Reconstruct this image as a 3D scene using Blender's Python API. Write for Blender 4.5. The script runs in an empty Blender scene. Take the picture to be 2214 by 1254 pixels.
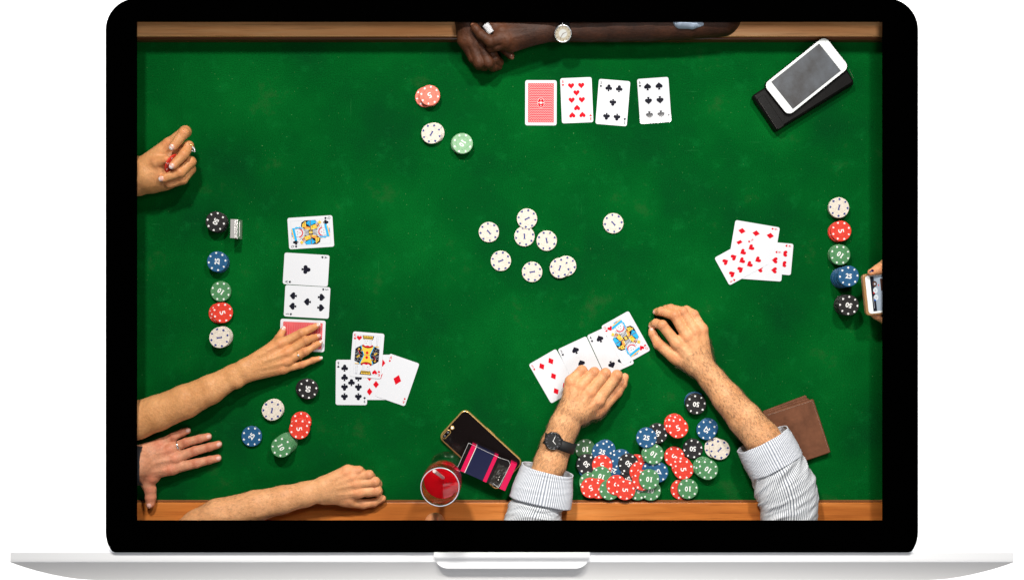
import bpy, bmesh, math, random
import numpy as np
from mathutils import Vector, Matrix
random.seed(7); rng = np.random.default_rng(7)
PI = math.pi; R = math.radians
scn = bpy.context.scene; COL = scn.collection

# ------------------------------------------------------------------ camera
D = 2.0            # camera height above the felt (m)
S = 0.0009         # metres per photograph pixel on the felt
CX, CY = 1107, 627
cam = bpy.data.cameras.new('camera'); camo = bpy.data.objects.new('camera', cam); COL.objects.link(camo)
camo.location = (0, 0, D); cam.sensor_width = 36; cam.lens = 36*D/(2214*S); cam.clip_start = .05; cam.clip_end = 50
scn.camera = camo
scn.view_settings.view_transform = 'Standard'; scn.view_settings.look = 'None'
scn.view_settings.exposure = 0; scn.view_settings.gamma = 1
# ------------------------------------------------------------------ world + lamps
w = bpy.data.worlds.new('World'); scn.world = w; w.use_nodes = True
w.node_tree.nodes['Background'].inputs[0].default_value = (.95, .97, 1, 1)
w.node_tree.nodes['Background'].inputs[1].default_value = .045
def lamp(name, loc, tgt, size, power, col, spread=180):
    l = bpy.data.lights.new(name, 'AREA'); l.shape = 'SQUARE'; l.size = size; l.energy = power; l.color = col; l.spread = math.radians(spread)
    o = bpy.data.objects.new(name, l); COL.objects.link(o); o.location = loc
    o.rotation_euler = (Vector(tgt)-Vector(loc)).to_track_quat('-Z', 'Y').to_euler(); return o
lamp('room_lamp', (-.45, 1.55, 1.95), (.05, -.5, 0), .18, 16, (1, .96, .90), 90)
lamp('room_lamp', (.65, 1.5, 1.95), (.25, -.5, 0), .18, 10.8, (1, .97, .92), 90)
lamp('rail_fill_lamp', (.47, .43, 1.42), (-.1, .40, 0), .28, 4.2, (1, .97, .93), 150)  # added unseen lamp: brightens the top rail, puts glare on the glossy card
lamp('soft_fill_lamp', (.2, -1.3, 2.2), (.1, .3, 0), .9, 13, (.97, .97, 1))  # added fill from the bottom side, no real window; lifts the top rail

# ------------------------------------------------------------------ helpers
def P(px, py, z=0.0):
    """point on the plane at height z, laid out on the table by photograph measurements"""
    k = S*(D-z)/D
    return Vector(((px-CX)*k, (CY-py)*k, z))
def link(o, parent=None):
    COL.objects.link(o)
    if parent: o.parent = parent
    return o
def tag(o, label=None, cat=None, group=None, kind=None):
    if label: o['label'] = label
    if cat: o['category'] = cat
    if group: o['group'] = group
    if kind: o['kind'] = kind
    return o
def empty(name, loc, rz=0):
    o = bpy.data.objects.new(name, None); o.empty_display_size = .02
    COL.objects.link(o); o.location = loc; o.rotation_euler = (0, 0, rz); return o
def mat(name, col, rough=.5, metal=0, spec=.5, **kw):
    m = bpy.data.materials.new(name); m.use_nodes = True
    b = m.node_tree.nodes['Principled BSDF']
    b.inputs['Base Color'].default_value = (*col, 1); b.inputs['Roughness'].default_value = rough
    b.inputs['Metallic'].default_value = metal; b.inputs['Specular IOR Level'].default_value = spec
    for k, v in kw.items(): b.inputs[k.replace('_', ' ')].default_value = v
    return m
class NT:
    def __init__(s, m): s.m = m; s.t = m.node_tree; s.b = s.t.nodes['Principled BSDF']
    def n(s, typ, **kw):
        x = s.t.nodes.new(typ)
        for k, v in kw.items(): setattr(x, k, v)
        return x
    def l(s, a, b): s.t.links.new(a, b)
    def coord(s, out='Object', scale=(1, 1, 1), rot=(0, 0, 0)):
        c = s.n('ShaderNodeTexCoord'); mp = s.n('ShaderNodeMapping')
        mp.inputs['Scale'].default_value = scale; mp.inputs['Rotation'].default_value = rot
        s.l(c.outputs[out], mp.inputs[0]); return mp.outputs[0]
    def noise(s, vec, scale, detail=3, rough=.5):
        x = s.n('ShaderNodeTexNoise'); x.inputs['Scale'].default_value = scale
        x.inputs['Detail'].default_value = detail; x.inputs['Roughness'].default_value = rough
        s.l(vec, x.inputs['Vector']); return x.outputs['Fac']
    def ramp(s, fac, stops):
        x = s.n('ShaderNodeValToRGB'); e = x.color_ramp.elements
        while len(e) < len(stops): e.new(.5)
        for i, (p, c) in enumerate(stops): e[i].position = p; e[i].color = (*c, 1)
        s.l(fac, x.inputs[0]); return x.outputs[0]
    def mix(s, fac, a, b, mode='MIX'):
        x = s.n('ShaderNodeMix', data_type='RGBA', blend_type=mode)
        for v, i in ((fac, 0), (a, 6), (b, 7)):
            if hasattr(v, 'is_linked') or hasattr(v, 'links'): s.l(v, x.inputs[i])
            else: x.inputs[i].default_value = v if i == 0 else (*v, 1)
        return x.outputs[2]
    def math(s, op, a, b=0, c=None):
        x = s.n('ShaderNodeMath', operation=op)
        for i, v in enumerate((a, b, c)):
            if v is None: continue
            if hasattr(v, 'links'): s.l(v, x.inputs[i])
            else: x.inputs[i].default_value = v
        return x.outputs[0]
    def bump(s, h, strength=.3, dist=.001):
        x = s.n('ShaderNodeBump'); x.inputs['Strength'].default_value = strength; x.inputs['Distance'].default_value = dist
        s.l(h, x.inputs['Height']); s.l(x.outputs[0], s.b.inputs['Normal'])
    def base(s, c): s.l(c, s.b.inputs['Base Color'])

class MB:
    """collects shapes, built as ONE mesh"""
    def __init__(s): s.v = []; s.f = []; s.m = []; s.sm = []; s.uv = {}
    def add(s, vs, fs, mi=0, smooth=False):
        o = len(s.v); s.v += [tuple(v) for v in vs]
        for f in fs: s.f.append([i+o for i in f]); s.m.append(mi); s.sm.append(smooth)
    def poly(s, pts, z, mi=0): s.add([(x, y, z) for x, y in pts], [list(range(len(pts)))], mi)
    def prism(s, pts, z0, z1, mi=0, bev=0, smooth=False, topm=None):
        """pts counter-clockwise"""
        n = len(pts); c = Vector((sum(p[0] for p in pts)/n, sum(p[1] for p in pts)/n))
        rings = [(z0, 0), (z1-bev, 0)]
        if bev: rings += [(z1-bev*.3, bev*.3), (z1, bev)]
        vs = []
        for z, ins in rings:
            for i in range(n):
                p = Vector(pts[i]); a = Vector(pts[i-1]); b = Vector(pts[(i+1) % n])
                if ins:
                    t = (b-a); t = t.normalized() if t.length > 1e-9 else Vector((1, 0)); nn = Vector((-t.y, t.x)); p = p+nn*ins
                vs.append((p.x, p.y, z))
        fs = []
        for r in range(len(rings)-1):
            for i in range(n):
                j = (i+1) % n; fs.append([r*n+i, r*n+j, (r+1)*n+j, (r+1)*n+i])
        s.add(vs, fs, mi, smooth)
        s.add([vs[(len(rings)-1)*n+i] for i in range(n)], [list(range(n))], mi if topm is None else topm)
        s.add([vs[i] for i in range(n)], [list(range(n))[::-1]], mi)
    def box(s, x0, x1, y0, y1, z0, z1, mi=0, bev=0): s.prism([(x0, y0), (x1, y0), (x1, y1), (x0, y1)], z0, z1, mi, bev)
    def lathe(s, prof, n=32, c=(0, 0), mi=0, smooth=True, close=False):
        vs = []; fs = []; k = len(prof)
        for i in range(n):
            a = 2*PI*i/n
            for r, z in prof: vs.append((c[0]+r*math.cos(a), c[1]+r*math.sin(a), z))
        for i in range(n):
            j = (i+1) % n
            for q in range(k-1 if not close else k):
                q2 = (q+1) % k; fs.append([i*k+q, j*k+q, j*k+q2, i*k+q2])
        s.add(vs, fs, mi, smooth)
    def tube(s, pts, rads, n=12, mi=0):
        pts = [Vector(p) for p in pts]; vs = []; fs = []
        for i, p in enumerate(pts):
            t = (pts[min(i+1, len(pts)-1)]-pts[max(i-1, 0)]).normalized()
            a = t.cross(Vector((0, 0, 1))); a = a.normalized() if a.length > .1 else Vector((1, 0, 0)); b = t.cross(a)
            r = rads[i] if hasattr(rads, '__len__') else rads
            for k in range(n): vs.append(p+(a*math.cos(2*PI*k/n)+b*math.sin(2*PI*k/n))*r)
        for i in range(len(pts)-1):
            for k in range(n):
                k2 = (k+1) % n; fs.append([i*n+k, i*n+k2, (i+1)*n+k2, (i+1)*n+k])
        s.add(vs, fs, mi, True)
        s.add(vs[:n], [list(range(n))[::-1]], mi); s.add(vs[-n:], [list(range(n))], mi)
    def ellipsoid(s, c, ax, mi=0, n=12, m=8):
        c = Vector(c); vs = []; fs = []
        for i in range(m+1):
            ph = PI*i/m
            for k in range(n):
                th = 2*PI*k/n
                vs.append(c+ax[0]*math.sin(ph)*math.cos(th)+ax[1]*math.sin(ph)*math.sin(th)+ax[2]*math.cos(ph))
        for i in range(m):
            for k in range(n):
                k2 = (k+1) % n; fs.append([i*n+k, i*n+k2, (i+1)*n+k2, (i+1)*n+k])
        s.add(vs, fs, mi, True)
    def mesh(s, name, mats):
        me = bpy.data.meshes.new(name); me.from_pydata(s.v, [], s.f)
        for m in (mats if isinstance(mats, (list, tuple)) else [mats]): me.materials.append(m)
        me.polygons.foreach_set('material_index', s.m); me.polygons.foreach_set('use_smooth', s.sm); me.update()
        return me
    def build(s, name, mats, parent=None, loc=None, rz=0):
        o = bpy.data.objects.new(name, s.mesh(name, mats)); link(o, parent)
        if loc is not None: o.location = loc; o.rotation_euler = (0, 0, rz)
        return o
def rrect(w_, h_, r, n=5, cx=0, cy=0):
    pts = []
    for sx, sy, a0 in ((1, -1, -90), (1, 1, 0), (-1, 1, 90), (-1, -1, 180)):
        for i in range(n+1):
            a = R(a0+90*i/n); pts.append((cx+sx*(w_/2-r)+r*math.cos(a), cy+sy*(h_/2-r)+r*math.sin(a)))
    return pts

# ------------------------------------------------------------------ materials
def m_felt():
    m = mat('green_felt', (.01, .13, .03), .95, 0, .02); t = NT(m)
    v = t.coord()
    big = t.noise(v, 4.5, 4, .55); c = t.ramp(big, [(.28, (.0010, .042, .009)), (.5, (.0005, .070, .010)), (.72, (.0012, .102, .014))])
    med = t.noise(v, 26, 4, .65); c = t.mix(t.ramp(med, [(.56, (0, 0, 0)), (.8, (.28, .28, .28))]), c, (.005, .18, .034))
    worn = t.noise(t.coord(scale=(1, 1, 1)), 9, 5, .7); c = t.mix(t.ramp(worn, [(.6, (0, 0, 0)), (.78, (.5, .5, .5))]), c, (.03, .062, .022))
    scr = t.noise(t.coord(scale=(9, 160, 1), rot=(0, 0, 1.2)), 1, 3, .6); c = t.mix(t.ramp(scr, [(.7, (0, 0, 0)), (.78, (.25, .25, .25))]), c, (.03, .24, .07))
    scr = t.noise(t.coord(scale=(130, 7, 1), rot=(0, 0, .3)), 1, 3, .6); c = t.mix(t.ramp(scr, [(.72, (0, 0, 0)), (.8, (.25, .25, .25))]), c, (.03, .22, .06))
    fine = t.noise(v, 520, 2, .8); c = t.mix(1, c, t.ramp(fine, [(.28, (.55, .55, .55)), (.72, (1.42, 1.42, 1.42))]), 'MULTIPLY')
    spk = t.noise(v, 330, 1, .5); c = t.mix(t.ramp(spk, [(.765, (0, 0, 0)), (.8, (.7, .7, .7))]), c, (.12, .28, .1))
    t.base(c); t.bump(fine, .5, .0008); return m
def m_wood(name, a, b, c_, rough):
    m = mat(name, a, rough, 0, .5); t = NT(m)
    v = t.coord(scale=(3, 45, 45)); n1 = t.noise(v, 1, 6, .65)
    col = t.ramp(n1, [(.25, a), (.5, b), (.75, c_)])
    v2 = t.coord(scale=(12, 420, 60)); n2 = t.noise(v2, 1, 3, .6)
    col = t.mix(t.ramp(n2, [(.54, (0, 0, 0)), (.72, (.5, .5, .5))]), col, tuple(x*.4 for x in a))
    n3 = t.noise(t.coord(scale=(2, 9, 9)), 1.5, 3); col = t.mix(t.ramp(n3, [(.45, (0, 0, 0)), (.7, (.6, .6, .6))]), col, tuple(x*.85 for x in a))
    t.base(col); t.bump(n2, .15, .0005); return m
def m_leather(name, col, rough=.5):
    m = mat(name, col, rough, 0, .18); t = NT(m); v = t.coord()
    n = t.noise(v, 40, 5, .6); c = t.ramp(n, [(.25, tuple(x*.65 for x in col)), (.75, tuple(x*1.4 for x in col))])
    t.base(c); vo = t.n('ShaderNodeTexVoronoi'); vo.inputs['Scale'].default_value = 900; t.l(v, vo.inputs['Vector'])
    h = t.math('ADD', t.math('MULTIPLY', vo.outputs['Distance'], .25), n); t.bump(h, .12, .0010); return m
def m_skin(name, a, b, flush, tip, rough=.5, mott=1.0, sss=.06):
    m = mat(name, a, rough, 0, .28, Subsurface_Weight=sss, Subsurface_Scale=.006)
    m.node_tree.nodes['Principled BSDF'].inputs['Subsurface Radius'].default_value = (1, .35, .2); t = NT(m); v = t.coord()
    n1 = t.noise(v, 28, 5, .6); c = t.ramp(n1, [(.3, a), (.7, b)])
    n2 = t.noise(v, 160, 4, .7); c = t.mix(1, c, t.ramp(n2, [(.25, (1-.25*mott,)*3), (.75, (1+.14*mott,)*3)]), 'MULTIPLY')
    at = t.n('ShaderNodeAttribute'); at.attribute_name = 'flush'
    n3 = t.noise(v, 95, 3, .6); f = t.math('MULTIPLY', at.outputs['Fac'], t.math('ADD', t.math('MULTIPLY', n3, .9), .25))
    c = t.mix(f, c, flush)
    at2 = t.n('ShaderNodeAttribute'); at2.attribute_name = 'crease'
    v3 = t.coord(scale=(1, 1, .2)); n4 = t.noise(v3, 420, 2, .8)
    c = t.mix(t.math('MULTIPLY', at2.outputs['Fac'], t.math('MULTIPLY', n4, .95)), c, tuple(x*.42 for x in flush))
    t.base(c)
    vo = t.n('ShaderNodeTexVoronoi'); vo.inputs['Scale'].default_value = 330; t.l(v, vo.inputs['Vector'])
    vein = t.noise(v, 55, 2, .4)
    t.bump(t.math('ADD', t.math('MULTIPLY', vo.outputs['Distance'], .35), t.math('ADD', t.math('MULTIPLY', n2, .5), vein)), .42, .0024); return m
M = {}
M['felt'] = m_felt()
M['rail_top'] = m_wood('pale_oak', (.72, .29, .10), (.95, .48, .20), (.98, .62, .31), .33)
M['rail_bot'] = m_wood('walnut', (.38, .105, .02), (.62, .20, .04), (.74, .29, .08), .3)
M['mould'] = m_wood('dark_moulding', (.07, .022, .008), (.11, .034, .012), (.15, .05, .018), .3)
M['mould_b'] = m_wood('brown_moulding', (.17, .06, .022), (.24, .085, .03), (.30, .12, .05), .22)
M['bezel'] = mat('black_bezel', (.0002, .0002, .0002), .9, 0, 0)
M['shell'] = mat('white_metal', (.96, .975, 1.0), .8, 0, .1)
M['shell_grey'] = mat('silver_underside', (.90, .90, .905), .8, 0, .1)
M['notch'] = mat('notch_metal', (.96, .975, 1.0), .8, 0, .1)
M['card'] = mat('card_stock', (.64, .655, .69), .35, 0, .45)
M['cardgloss'] = mat('glossy_card_stock', (.62, .635, .67), .06, 0, .5)
M['red'] = mat('red_ink', (.56, .002, .012), .6, 0, .1); M['blk'] = mat('black_ink', (.006, .006, .014), .6, 0, .1)
M['yel'] = mat('yellow_ink', (.80, .50, .05), .4); M['blu'] = mat('blue_ink', (.01, .38, .72), .4)
M['org'] = mat('orange_ink', (.80, .28, .06), .4); M['grey'] = mat('grey_ink', (.45, .46, .52), .4)
M['white'] = mat('white_ink', (.82, .82, .80), .45)
M['navyink'] = mat('blue_number_ink', (.008, .025, .19), .45)
M['chrome'] = mat('chrome', (.82, .80, .78), .2, .6); M['gold'] = mat('gold_metal', (.70, .45, .16), .25, .7)
M['silver'] = mat('silver_metal', (.8, .8, .8), .2, 1); M['black_rub'] = mat('black_strap', (.012, .012, .012), .6)
M['black_gloss'] = mat('black_gloss', (.006, .004, .004), .12, 0, .25); M['screen'] = mat('dark_glass', (.03, .031, .036), .3, 0, .35)
t = NT(M['screen']); sm_ = t.noise(t.coord(), 28, 5, .6); t.base(t.ramp(sm_, [(.3, (.055, .052, .052)), (.7, (.105, .115, .13))]))
M['phone_white'] = mat('white_glass', (.80, .83, .82), .2, 0, .5)
M['leather_k'] = m_leather('black_leather', (.005, .0045, .0045), .33); M['leather_b'] = m_leather('brown_leather', (.135, .052, .026), .6)
M['thread'] = mat('stitching', (.30, .22, .17), .8); M['thread_k'] = mat('grey_stitching', (.10, .09, .085), .7)
M['magenta'] = mat('magenta_print', (.56, .002, .065), .35, 0, .2); M['navy'] = mat('navy_print', (.007, .009, .04), .3, 0, .2)
M['packblack'] = mat('pack_black', (.006, .004, .004), .2, 0, .25); M['foil'] = mat('crumpled_foil', (.30, .29, .27), .22, .6)
M['glass'] = mat('clear_glass', (1, 1, 1), .0, 0, .5, Transmission_Weight=1.0, Alpha=.8, IOR=1.2)
M['drink'] = mat('red_drink', (.82, .004, .012), .02, 0, .5, Transmission_Weight=.35, IOR=1.33)
M['straw'] = mat('straw_plastic', (.75, .62, .60), .35, 0, .5, Transmission_Weight=.3)
M['nail'] = mat('nail', (.74, .42, .34), .22, 0, .5); M['nail_tip'] = mat('nail_french_tip', (.84, .78, .74), .2)
M['nail_dark'] = mat('dark_skin_nail', (.23, .09, .05), .3); M['nail_purple'] = mat('purple_nail_polish', (.02, .004, .05), .15)
M['sleeve_dark'] = mat('dark_wool', (.016, .016, .019), .9); M['sleeve_blue'] = mat('pale_blue_cloth', (.36, .44, .56), .9)
M['skin_f'] = m_skin('warm_fair_skin', (.56, .25, .092), (.68, .335, .14), (.66, .22, .09), .1, .45, .8)
M['skin_m'] = m_skin('pinkish_skin', (.52, .22, .115), (.66, .32, .185), (.64, .15, .08), .1, .5, 1.2)
M['skin_d'] = m_skin('tan_skin', (.62, .29, .125), (.74, .38, .18), (.76, .26, .12), .1, .5, .8)
M['skin_h'] = m_skin('tan_hairy_skin', (.62, .285, .12), (.80, .42, .205), (.76, .26, .12), .1, .5, 1.1)
M['skin_k'] = m_skin('dark_brown_skin', (.024, .008, .0035), (.056, .0185, .0078), (.15, .048, .017), .1, .58, 1.7, .03)
M['hair'] = mat('body_hair', (.10, .045, .018), .6); M['hair_l'] = mat('fine_body_hair', (.20, .09, .04), .6)
M['gem'] = mat('gemstone', (.85, .87, .9), .05, .4)
def m_back():
    m = mat('red_card_back', (.7, .02, .04), .4); t = NT(m)
    c = t.n('ShaderNodeTexCoord'); sp = t.n('ShaderNodeSeparateXYZ'); t.l(c.outputs['Object'], sp.inputs[0])
    x, y = sp.outputs[0], sp.outputs[1]
    ax = t.math('ABSOLUTE', t.math('SINE', t.math('MULTIPLY', x, PI/.0045)))
    row = t.math('FRACT', t.math('ADD', t.math('MULTIPLY', y, 1/.0046), t.math('MULTIPLY', ax, .45)))
    f = t.math('GREATER_THAN', row, .62)
    # plain toothed border
    bx = t.math('GREATER_THAN', t.math('ABSOLUTE', x), .0212); by = t.math('GREATER_THAN', t.math('ABSOLUTE', y), .0345)
    b = t.math('MAXIMUM', bx, by)
    th = t.math('GREATER_THAN', t.math('SINE', t.math('MULTIPLY', t.math('ADD', x, y), 2*PI/.0042)), .35)
    f = t.math('ADD', t.math('MULTIPLY', f, t.math('SUBTRACT', 1, b)), t.math('MULTIPLY', th, b))
    t.base(t.mix(t.math('MULTIPLY', f, .62), (.60, .006, .022), (.80, .45, .43))); return m
M['back'] = m_back()
def m_stripe(name, n, dark, light, wf=.4):
    m = mat(name, light, .85, 0, .2); t = NT(m); u = t.n('ShaderNodeUVMap'); sp = t.n('ShaderNodeSeparateXYZ'); t.l(u.outputs[0], sp.inputs[0])
    fr = t.math('FRACT', t.math('MULTIPLY', sp.outputs[0], n)); f = t.math('LESS_THAN', fr, wf)
    t.base(t.mix(f, light, dark)); t.bump(t.noise(t.coord(), 900, 2), .15, .0004); return m
M['stripe'] = m_stripe('striped_shirt', 92, (.17, .19, .23), (.76, .78, .80), .42)
M['stripe_c'] = m_stripe('striped_cuff', 88, (.27, .30, .36), (.72, .74, .78), .42)

# ------------------------------------------------------------------ setting
bd = MB(); bd.add([(-4, -4, -.35), (4, -4, -.35), (4, 4, -.35), (-4, 4, -.35)], [[0, 1, 2, 3]])
mb_ = mat('emissive_white_backdrop', (1, 1, 1), 1); nb = mb_.node_tree.nodes['Principled BSDF']
nb.inputs['Emission Color'].default_value = (1, 1, 1, 1); nb.inputs['Emission Strength'].default_value = 1.0  # backdrop glows by itself for an even white, instead of being lit
tag(bd.build('white_backdrop', mb_), kind='structure')

# ------------------------------------------------------------------ laptop
H = .075
kH = S*(D-H)/D
lap = tag(empty('laptop', P(1107, 1194, 0)), 'wide laptop with black screen frame and pale silver base around the card game', 'laptop')
off = lap.location.copy()
def lp(px, py, z): p = P(px, py, H if z < .02 else z); return (p.x-off.x, p.y-off.y, z)
def lid_outline(px0, px1, py0, py1, r, n=12):
    pts = []
    for cx, cy, a0 in ((px1-r, py1-r, -90), (px1-r, py0+r, 0), (px0+r, py0+r, 90), (px0+r, py1-r, 180)):
        for i in range(n+1):
            a = R(a0+90*i/n); pts.append((cx+r*math.cos(a), cy-r*math.sin(a)))
    return pts
outer = lid_outline(228.5, 1985, -3, 1218, 68)
# the lid's lower corners are cut straight by the hinge line
outer = [(x, min(y, 1193.5)) for x, y in outer]
def ring_mesh(name, outer, z0, z1, matr, inner=None, inset=0):
    b = MB(); n = len(outer); O = [lp(x, y, H) for x, y in outer]
    if inner is None:   # inner offset ring
        cx, cy = 1107, 610
        I = [lp(x+(inset if x < cx else -inset), y+(inset if y < cy else -inset), 0) for x, y in outer]
    else:
        x0, x1, y0, y1 = inner; I = []
        q = n//4
        for i in range(n):
            cor = [(x1, y1), (x1, y0), (x0, y0), (x0, y1)][i//q]; I.append(lp(*cor, 0))
    vs = [(p[0], p[1], z1) for p in O]+[(p[0], p[1], z1) for p in I]+[(p[0], p[1], z0) for p in O]+[(p[0], p[1], z0) for p in I]
    fs = []
    for i in range(n):
        j = (i+1) % n
        fs += [[i, j, n+j, n+i], [2*n+i, 3*n+i, 3*n+j, 2*n+j], [i, 2*n+i, 2*n+j, j], [n+i, n+j, 3*n+j, 3*n+i]]
    b.add(vs, fs); o = b.build(name, matr, lap)
    bm = bmesh.new(); bm.from_mesh(o.data); bmesh.ops.remove_doubles(bm, verts=bm.verts, dist=1e-7)
    bmesh.ops.dissolve_degenerate(bm, edges=bm.edges, dist=1e-7); bm.to_mesh(o.data); bm.free(); return o
ring_mesh('bezel', outer, H-.0015, H, M['bezel'], inner=(296, 1908, 48, 1124.5))
ring_mesh('lid_wall', outer, -.022, H-.0018, M['shell'], inset=3)
b = MB(); b.add([lp(x, y, -.022) for x, y in outer], [list(range(len(outer)))[::-1]]); b.add([lp(x, y, -.024) for x, y in outer], [list(range(len(outer)))])
b.build('lid_back', M['shell'], lap)
# base: flat front edge then a coved underside, seen end on
def base_strip(name, rows, matr, xf):
    b = MB(); vs = []; fs = []; nx = 40
    for py, z in rows:
        x0, x1 = xf(py)
        for i in range(nx+1):
            x = x0+(x1-x0)*i/nx; vs.append(lp(x, py, z))
    for r in range(len(rows)-1):
        for i in range(nx):
            fs.append([r*(nx+1)+i, (r+1)*(nx+1)+i, (r+1)*(nx+1)+i+1, r*(nx+1)+i+1])
    b.add(vs, fs, 0, True); n = len(rows)*(nx+1)
    vs2 = [(v[0], v[1], -.02) for v in vs]; 
    rim = list(range(nx+1))+[r*(nx+1)+nx for r in range(1, len(rows))]+[(len(rows)-1)*(nx+1)+i for i in range(nx-1, -1, -1)]+[r*(nx+1) for r in range(len(rows)-2, 0, -1)]
    rv = [vs[i] for i in rim]+[vs2[i] for i in rim]; k = len(rim)
    b.add(rv, [[i, (i+1) % k, k+(i+1) % k, k+i] for i in range(k)]); b.add([vs2[i] for i in rim], [list(range(k))])
    return b.build(name, matr, lap)
ZB = H-.007
def xbase(py):
    t_ = max(0, (py-1213)/40.5)
    x = 18+ (172*(1-math.sqrt(max(0, 1-t_**1.9))) if t_ < 1 else 172)*.55 + 95*t_
    return x, 2214-x
base_strip('base_deck', [(1194, ZB), (1206, ZB), (1213, ZB), (1214.4, ZB-.0004), (1215.6, ZB-.0014)], M['shell'], lambda p: (22-.3*(p-1194)*0, 2192))
rows = []; z = ZB-.0015; n_ = 16; SL = (.86, .3)
for i in range(n_+1):
    tt = i/n_; py = 1215.7+tt*37.8
    rows.append((py, z)); slope = SL[0]*(1-tt)+SL[1]*tt
    z -= slope*37.8/n_*kH
base_strip('base_underside', rows, M['shell_grey'], xbase)
def xn(py):
    if py < 1200: return 938, 1275
    t_ = min(1, (py-1198)/30.5); x = 32*(1-math.sqrt(max(0, 1-t_*t_))); return 938+x, 1275-x
rows = []; z = H+.003; pys = [1193.9+34.3*i/20 for i in range(21)]
for i, py in enumerate(pys):
    rows.append((py, z)); tt = (py-1194)/34
    sl = .98*math.exp(-((tt-.42)/.155)**2)*(1 if tt < .64 else .2) + .18*max(0, 1-tt/.3)
    z -= sl*34.3/20*kH
base_strip('thumb_notch', rows, M['notch'], xn)

# ------------------------------------------------------------------ poker table
tab = tag(empty('poker_table', (0, 0, 0)), 'card table with worn green felt between pale and brown wooden rails', 'table')
XW = (1985-CX-3.5)*kH; YT = .5255; YB = P(0, 1190, H).y
y_ft = P(0, 88, 0).y; y_fb = P(0, 1079, 0).y
b = MB(); nx, ny = 2, 2
b.box(-XW, XW, y_fb-.006, y_ft+.004, -.018, 0); b.build('felt', M['felt'], tab)
zr = .010; zt_ = .028
yt1 = P(0, 79, zt_).y
b = MB(); b.box(-XW, XW, yt1, YT, -.018, zt_, 0, .0012); b.build('rail', M['rail_top'], tab)
b = MB(); ym = P(0, 87.5, .018).y
pr = [(ym, -.018), (ym, .016), (ym+.0012, .0192), (ym+.0034, .0206), (ym+.0050, .0196), (yt1-.0012, .0175), (yt1-.0002, .012)]
def extr(b, prof, x0, x1):
    n = len(prof); vs = [(x0, y, z) for y, z in prof]+[(x1, y, z) for y, z in prof]
    b.add(vs, [[i, n+i, n+i+1, i+1] for i in range(n-1)]+[list(range(n))[::-1], list(range(n, 2*n))])
extr(b, pr, -XW, XW); b.build('moulding', M['mould'], tab)
yb1 = P(0, 1086, .006).y; ymb = P(0, 1081, .004).y
b = MB(); b.box(-XW, XW, YB, yb1, -.018, .006, 0, .0008); b.build('rail', M['rail_bot'], tab)
b = MB(); pr = [(yb1+.0003, -.01), (yb1+.0003, .003), (yb1+.0008, .0046), (yb1+.0022, .0052), (ymb-.0010, .0040), (ymb, .0018), (ymb, -.018)]
extr(b, pr, -XW, XW); b.build('moulding', M['mould_b'], tab)

# ------------------------------------------------------------------ flat print shapes
def ray_poly(pts, n=36):
    """farthest hit from the origin in n directions over a list of closed outlines"""
    out = []
    for k in range(n):
        a = 2*PI*k/n+.0371; dx, dy = math.cos(a), math.sin(a); best = .02
        for poly in pts:
            m_ = len(poly)
            for i in range(m_):
                x1, y1 = poly[i]; x2, y2 = poly[(i+1) % m_]; ex, ey = x2-x1, y2-y1
                den = dx*ey-dy*ex
                if abs(den) < 1e-12: continue
                tt = (x1*ey-y1*ex)/den; u = (x1*dy-y1*dx)/den
                if 0 <= u <= 1 and tt > best: best = tt
        out.append((best*dx, best*dy))
    return out
heart_raw = []
for i in range(40):
    a = 2*PI*i/40; heart_raw.append((16*math.sin(a)**3/32, (13*math.cos(a)-5*math.cos(2*a)-2*math.cos(3*a)-math.cos(4*a)+2)/30))
circ = lambda cx, cy, r: [(cx+r*math.cos(2*PI*i/20), cy+r*math.sin(2*PI*i/20)) for i in range(20)]
stem = [(-.19, -.54), (.19, -.54), (.06, -.3), (.05, .1), (-.05, .1), (-.06, -.3)]
SH = {'h': heart_raw[::-1],
      'd': [(0, -.56), (.44, 0), (0, .56), (-.44, 0)],
      's': ray_poly([[(x*1.0, .10-y*.86) for x, y in heart_raw], stem], 72),
      'c': ray_poly([circ(0, .27, .245), circ(-.27, -.08, .245), circ(.27, -.08, .245), stem], 60)}
def put(shape, x, y, s_, rot=0):
    c, s = math.cos(rot), math.sin(rot)
    return [(x+s_*(c*a-s*b), y+s_*(s*a+c*b)) for a, b in shape]
_g = {}
def glyph(txt, bold=.02):
    if txt in _g: return _g[txt]
    cu = bpy.data.curves.new('glyphs', 'FONT'); cu.body = txt; cu.size = 1; cu.offset = bold; cu.align_x = 'CENTER'; cu.align_y = 'CENTER'; cu.resolution_u = 3
    o = bpy.data.objects.new('glyphs', cu); COL.objects.link(o); dg = bpy.context.evaluated_depsgraph_get()
    me = o.evaluated_get(dg).to_mesh(); vs = np.array([v.co[:2] for v in me.vertices]); fs = [list(p.vertices) for p in me.polygons]
    bpy.data.objects.remove(o); bpy.data.curves.remove(cu)
    mn, mx = vs.min(0), vs.max(0); vs = vs-(mn+mx)/2; vs = vs/(mx[1]-mn[1])
    _g[txt] = (vs.tolist(), fs); return _g[txt]
ONE = ([(-.17, -.5), (.19, -.5), (.19, -.41), (.09, -.41), (.09, .5), (-.02, .5), (-.2, .36), (-.2, .29), (-.09, .33), (-.09, -.41), (-.17, -.41)][:], [list(range(11))])
def text(b, txt, x, y, h, rot, z, mi, bold=.02, sx=1.0):
    if txt == '1': vs, fs = ONE
    else: vs, fs = glyph(txt, bold)
    c, s = math.cos(rot), math.sin(rot)
    b.add([(x+h*(c*a*sx-s*q), y+h*(s*a*sx+c*q), z) for a, q in vs], fs, mi)

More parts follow.
